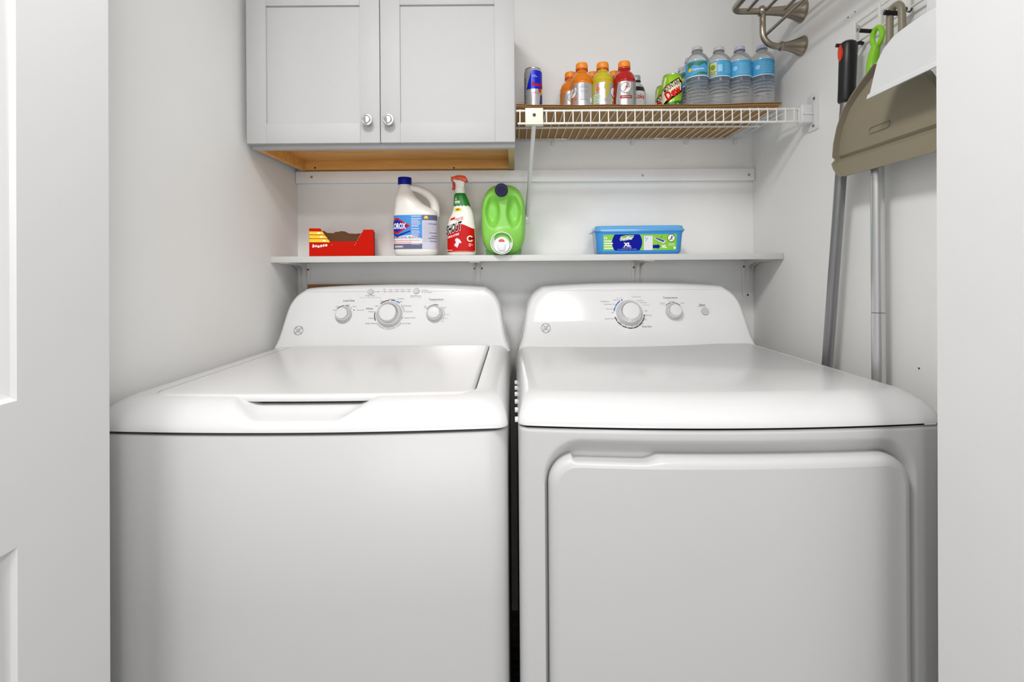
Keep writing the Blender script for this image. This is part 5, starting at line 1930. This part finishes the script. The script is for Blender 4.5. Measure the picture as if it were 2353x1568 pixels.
# ---- blue tub of wipes
TX, TD = sspot(1470, 1.470)[:2]
tub = thing('wipes_tub', 'blue plastic tub of wet mopping cloths with a green label and lid', 'tub', (TX, TD, SZ), rz=math.radians(-3.5))
tw, tdp = 0.262, 0.118


def rr_xy(hw, hd, r, z, cy=0.0):
    return [(a, b_ + cy, z) for a, b_ in rrect2(-hw, hw, -hd, hd, r, 8)]


body = []
for z, hw, hd, r in ((0.0, 0.118, 0.046, 0.018), (0.002, 0.1225, 0.0500, 0.020), (0.008, 0.1262, 0.0535, 0.021), (0.060, 0.1300, 0.0575, 0.021), (0.066, 0.1318, 0.0590, 0.021), (0.068, 0.1345, 0.0615, 0.022), (0.0715, 0.1345, 0.0615, 0.022)):
    body.append(rr_xy(hw, hd, r, z, 0.058))
MB().rings(body, True, True, True).build('tub', TUBBLUE, tub, smooth=50)
lidr = []
for z, i in ((0.0700, 0.0), (0.0705, -0.0012), (0.0745, -0.0015), (0.0765, 0.0015), (0.0775, 0.0020), (0.0830, 0.0028), (0.0855, 0.0050), (0.0862, 0.0090), (0.0845, 0.0110), (0.0842, 0.0140)):
    lidr.append(rr_xy(0.1345 - i, 0.0615 - i, 0.022, z, 0.058))
MB().rings(lidr, True, True, True).build('lid', LIDBLUE, tub, smooth=50)
MB().prism([(-0.1340, 0.0735), (-0.1340, 0.0690), (-0.1450, 0.0640), (-0.1460, 0.0660)], 0.030, 0.070).build('lid_tab', LIDBLUE, tub, smooth=40, bevel=0.0008)


def tmap(l):
    def fn(s, t_):
        hd = 0.0535 + (t_ - 0.008) / 0.052 * 0.004
        return (s, 0.058 - hd - l, t_)
    return fn


Print().rect(-0.1080, 0.0120, 0.1085, 0.0590).build('label', LB_LIME, tub, tmap(0.0004))
pr = Print()
arcp = [(-0.0740 + 0.008 * (1 - ((k - 8) / 8) ** 2) * -1, 0.0115 + 0.0480 * k / 16) for k in range(17)]
arcq = [(-0.0005 + 0.008 * (1 - ((k - 8) / 8) ** 2), 0.0115 + 0.0480 * k / 16) for k in range(17)]
for k in range(16):
    pr.poly([arcp[k], arcq[k], arcq[k + 1], arcp[k + 1]])
pr.build('brand_panel', LB_ROYAL, tub, tmap(0.0007))
Print().poly([(-0.0600, 0.0440), (-0.0560, 0.0540), (-0.0400, 0.0575), (-0.0160, 0.0575), (-0.0200, 0.0490), (-0.0360, 0.0420), (-0.0480, 0.0395)]).build('swoosh', LIMEINK, tub, tmap(0.0010))
Print().text('Swiffer', -0.0385, 0.0480, w=0.0425, h=0.0125, shear=0.3, bold=0.07, rot=0.10).build('lettering', LB_NAVY, tub, tmap(0.0012))
Print().text('Swiffer', -0.0385, 0.0480, w=0.0405, h=0.0112, shear=0.3, bold=0.03, rot=0.10).build('lettering', WHITEINK, tub, tmap(0.0014))
p = Print()
p.text('XL', -0.0370, 0.0290, w=0.0215, h=0.0120, bold=0.06)
p.text('WET CLOTHS', -0.0370, 0.0195, w=0.027, h=0.0024, bold=0.01)
p.text('wet mopping cloths - linges humides', -0.0370, 0.0150, w=0.056, h=0.0024)
p.text('12', -0.1010, 0.0490, w=0.0090, h=0.0066, bold=0.04)
for k, w_ in enumerate((0.022, 0.026, 0.024, 0.027)):
    p.rect(-0.1055, 0.0385 - 0.0072 * k, -0.1055 + w_, 0.0418 - 0.0072 * k)
p.text('XL', 0.0720, 0.0225, w=0.0165, h=0.0092, bold=0.06)
p.rect(0.0850, 0.0290, 0.1030, 0.0304).rect(0.0850, 0.0250, 0.1030, 0.0262).rect(0.1000, 0.0155, 0.1060, 0.0215)
p.build('lettering', WHITEINK, tub, tmap(0.0012))
Print().rect(0.0125, 0.0120, 0.0385, 0.0545).build('cloth_picture', LB_WHITE, tub, tmap(0.0007))
p = Print()
for x, z in ((0.0175, 0.0490), (0.0225, 0.0465), (0.0190, 0.0420)):
    p.poly([(x, z + 0.003), (x - 0.002, z - 0.001), (x, z - 0.0025), (x + 0.002, z - 0.001)])
p.build('drop_marks', LBLBLUE, tub, tmap(0.0010))
Print().poly([(0.0390, 0.0175), (0.0530, 0.0175), (0.0530, 0.0140), (0.0610, 0.0225), (0.0530, 0.0310), (0.0530, 0.0275), (0.0390, 0.0275)]).build('arrow', LB_ROYAL, tub, tmap(0.0010))
Print().poly([(0.0420, 0.0465), (0.0470, 0.0500), (0.0780, 0.0390), (0.0700, 0.0315)]).build('mop_picture', LB_WHITE, tub, tmap(0.0010))
p = Print()
p.poly([(0.0450, 0.0470), (0.0480, 0.0490), (0.0740, 0.0395), (0.0690, 0.0355)])
p.line([(0.0600, 0.0430), (0.0670, 0.0575)], 0.0008)
p.build('mop_picture', CANNAVY, tub, tmap(0.0012))
Print().disc(0.0930, 0.0475, 0.0105, 28).build('sign_disc', WHITEINK, tub, tmap(0.0010))
p = Print()
p.arc(0.0930, 0.0475, 0.0100, 0.0112, 0, 360, 30)
p.line([(0.0860, 0.0405), (0.1000, 0.0545)], 0.0011)
p.disc(0.0945, 0.0525, 0.0016, 10).line([(0.0940, 0.0510), (0.0925, 0.0460), (0.0890, 0.0420)], 0.0022).line([(0.0925, 0.0460), (0.0965, 0.0425)], 0.0018).line([(0.0938, 0.0500), (0.0980, 0.0480)], 0.0014)
p.build('sign_figure', BLACKINK, tub, tmap(0.0012))
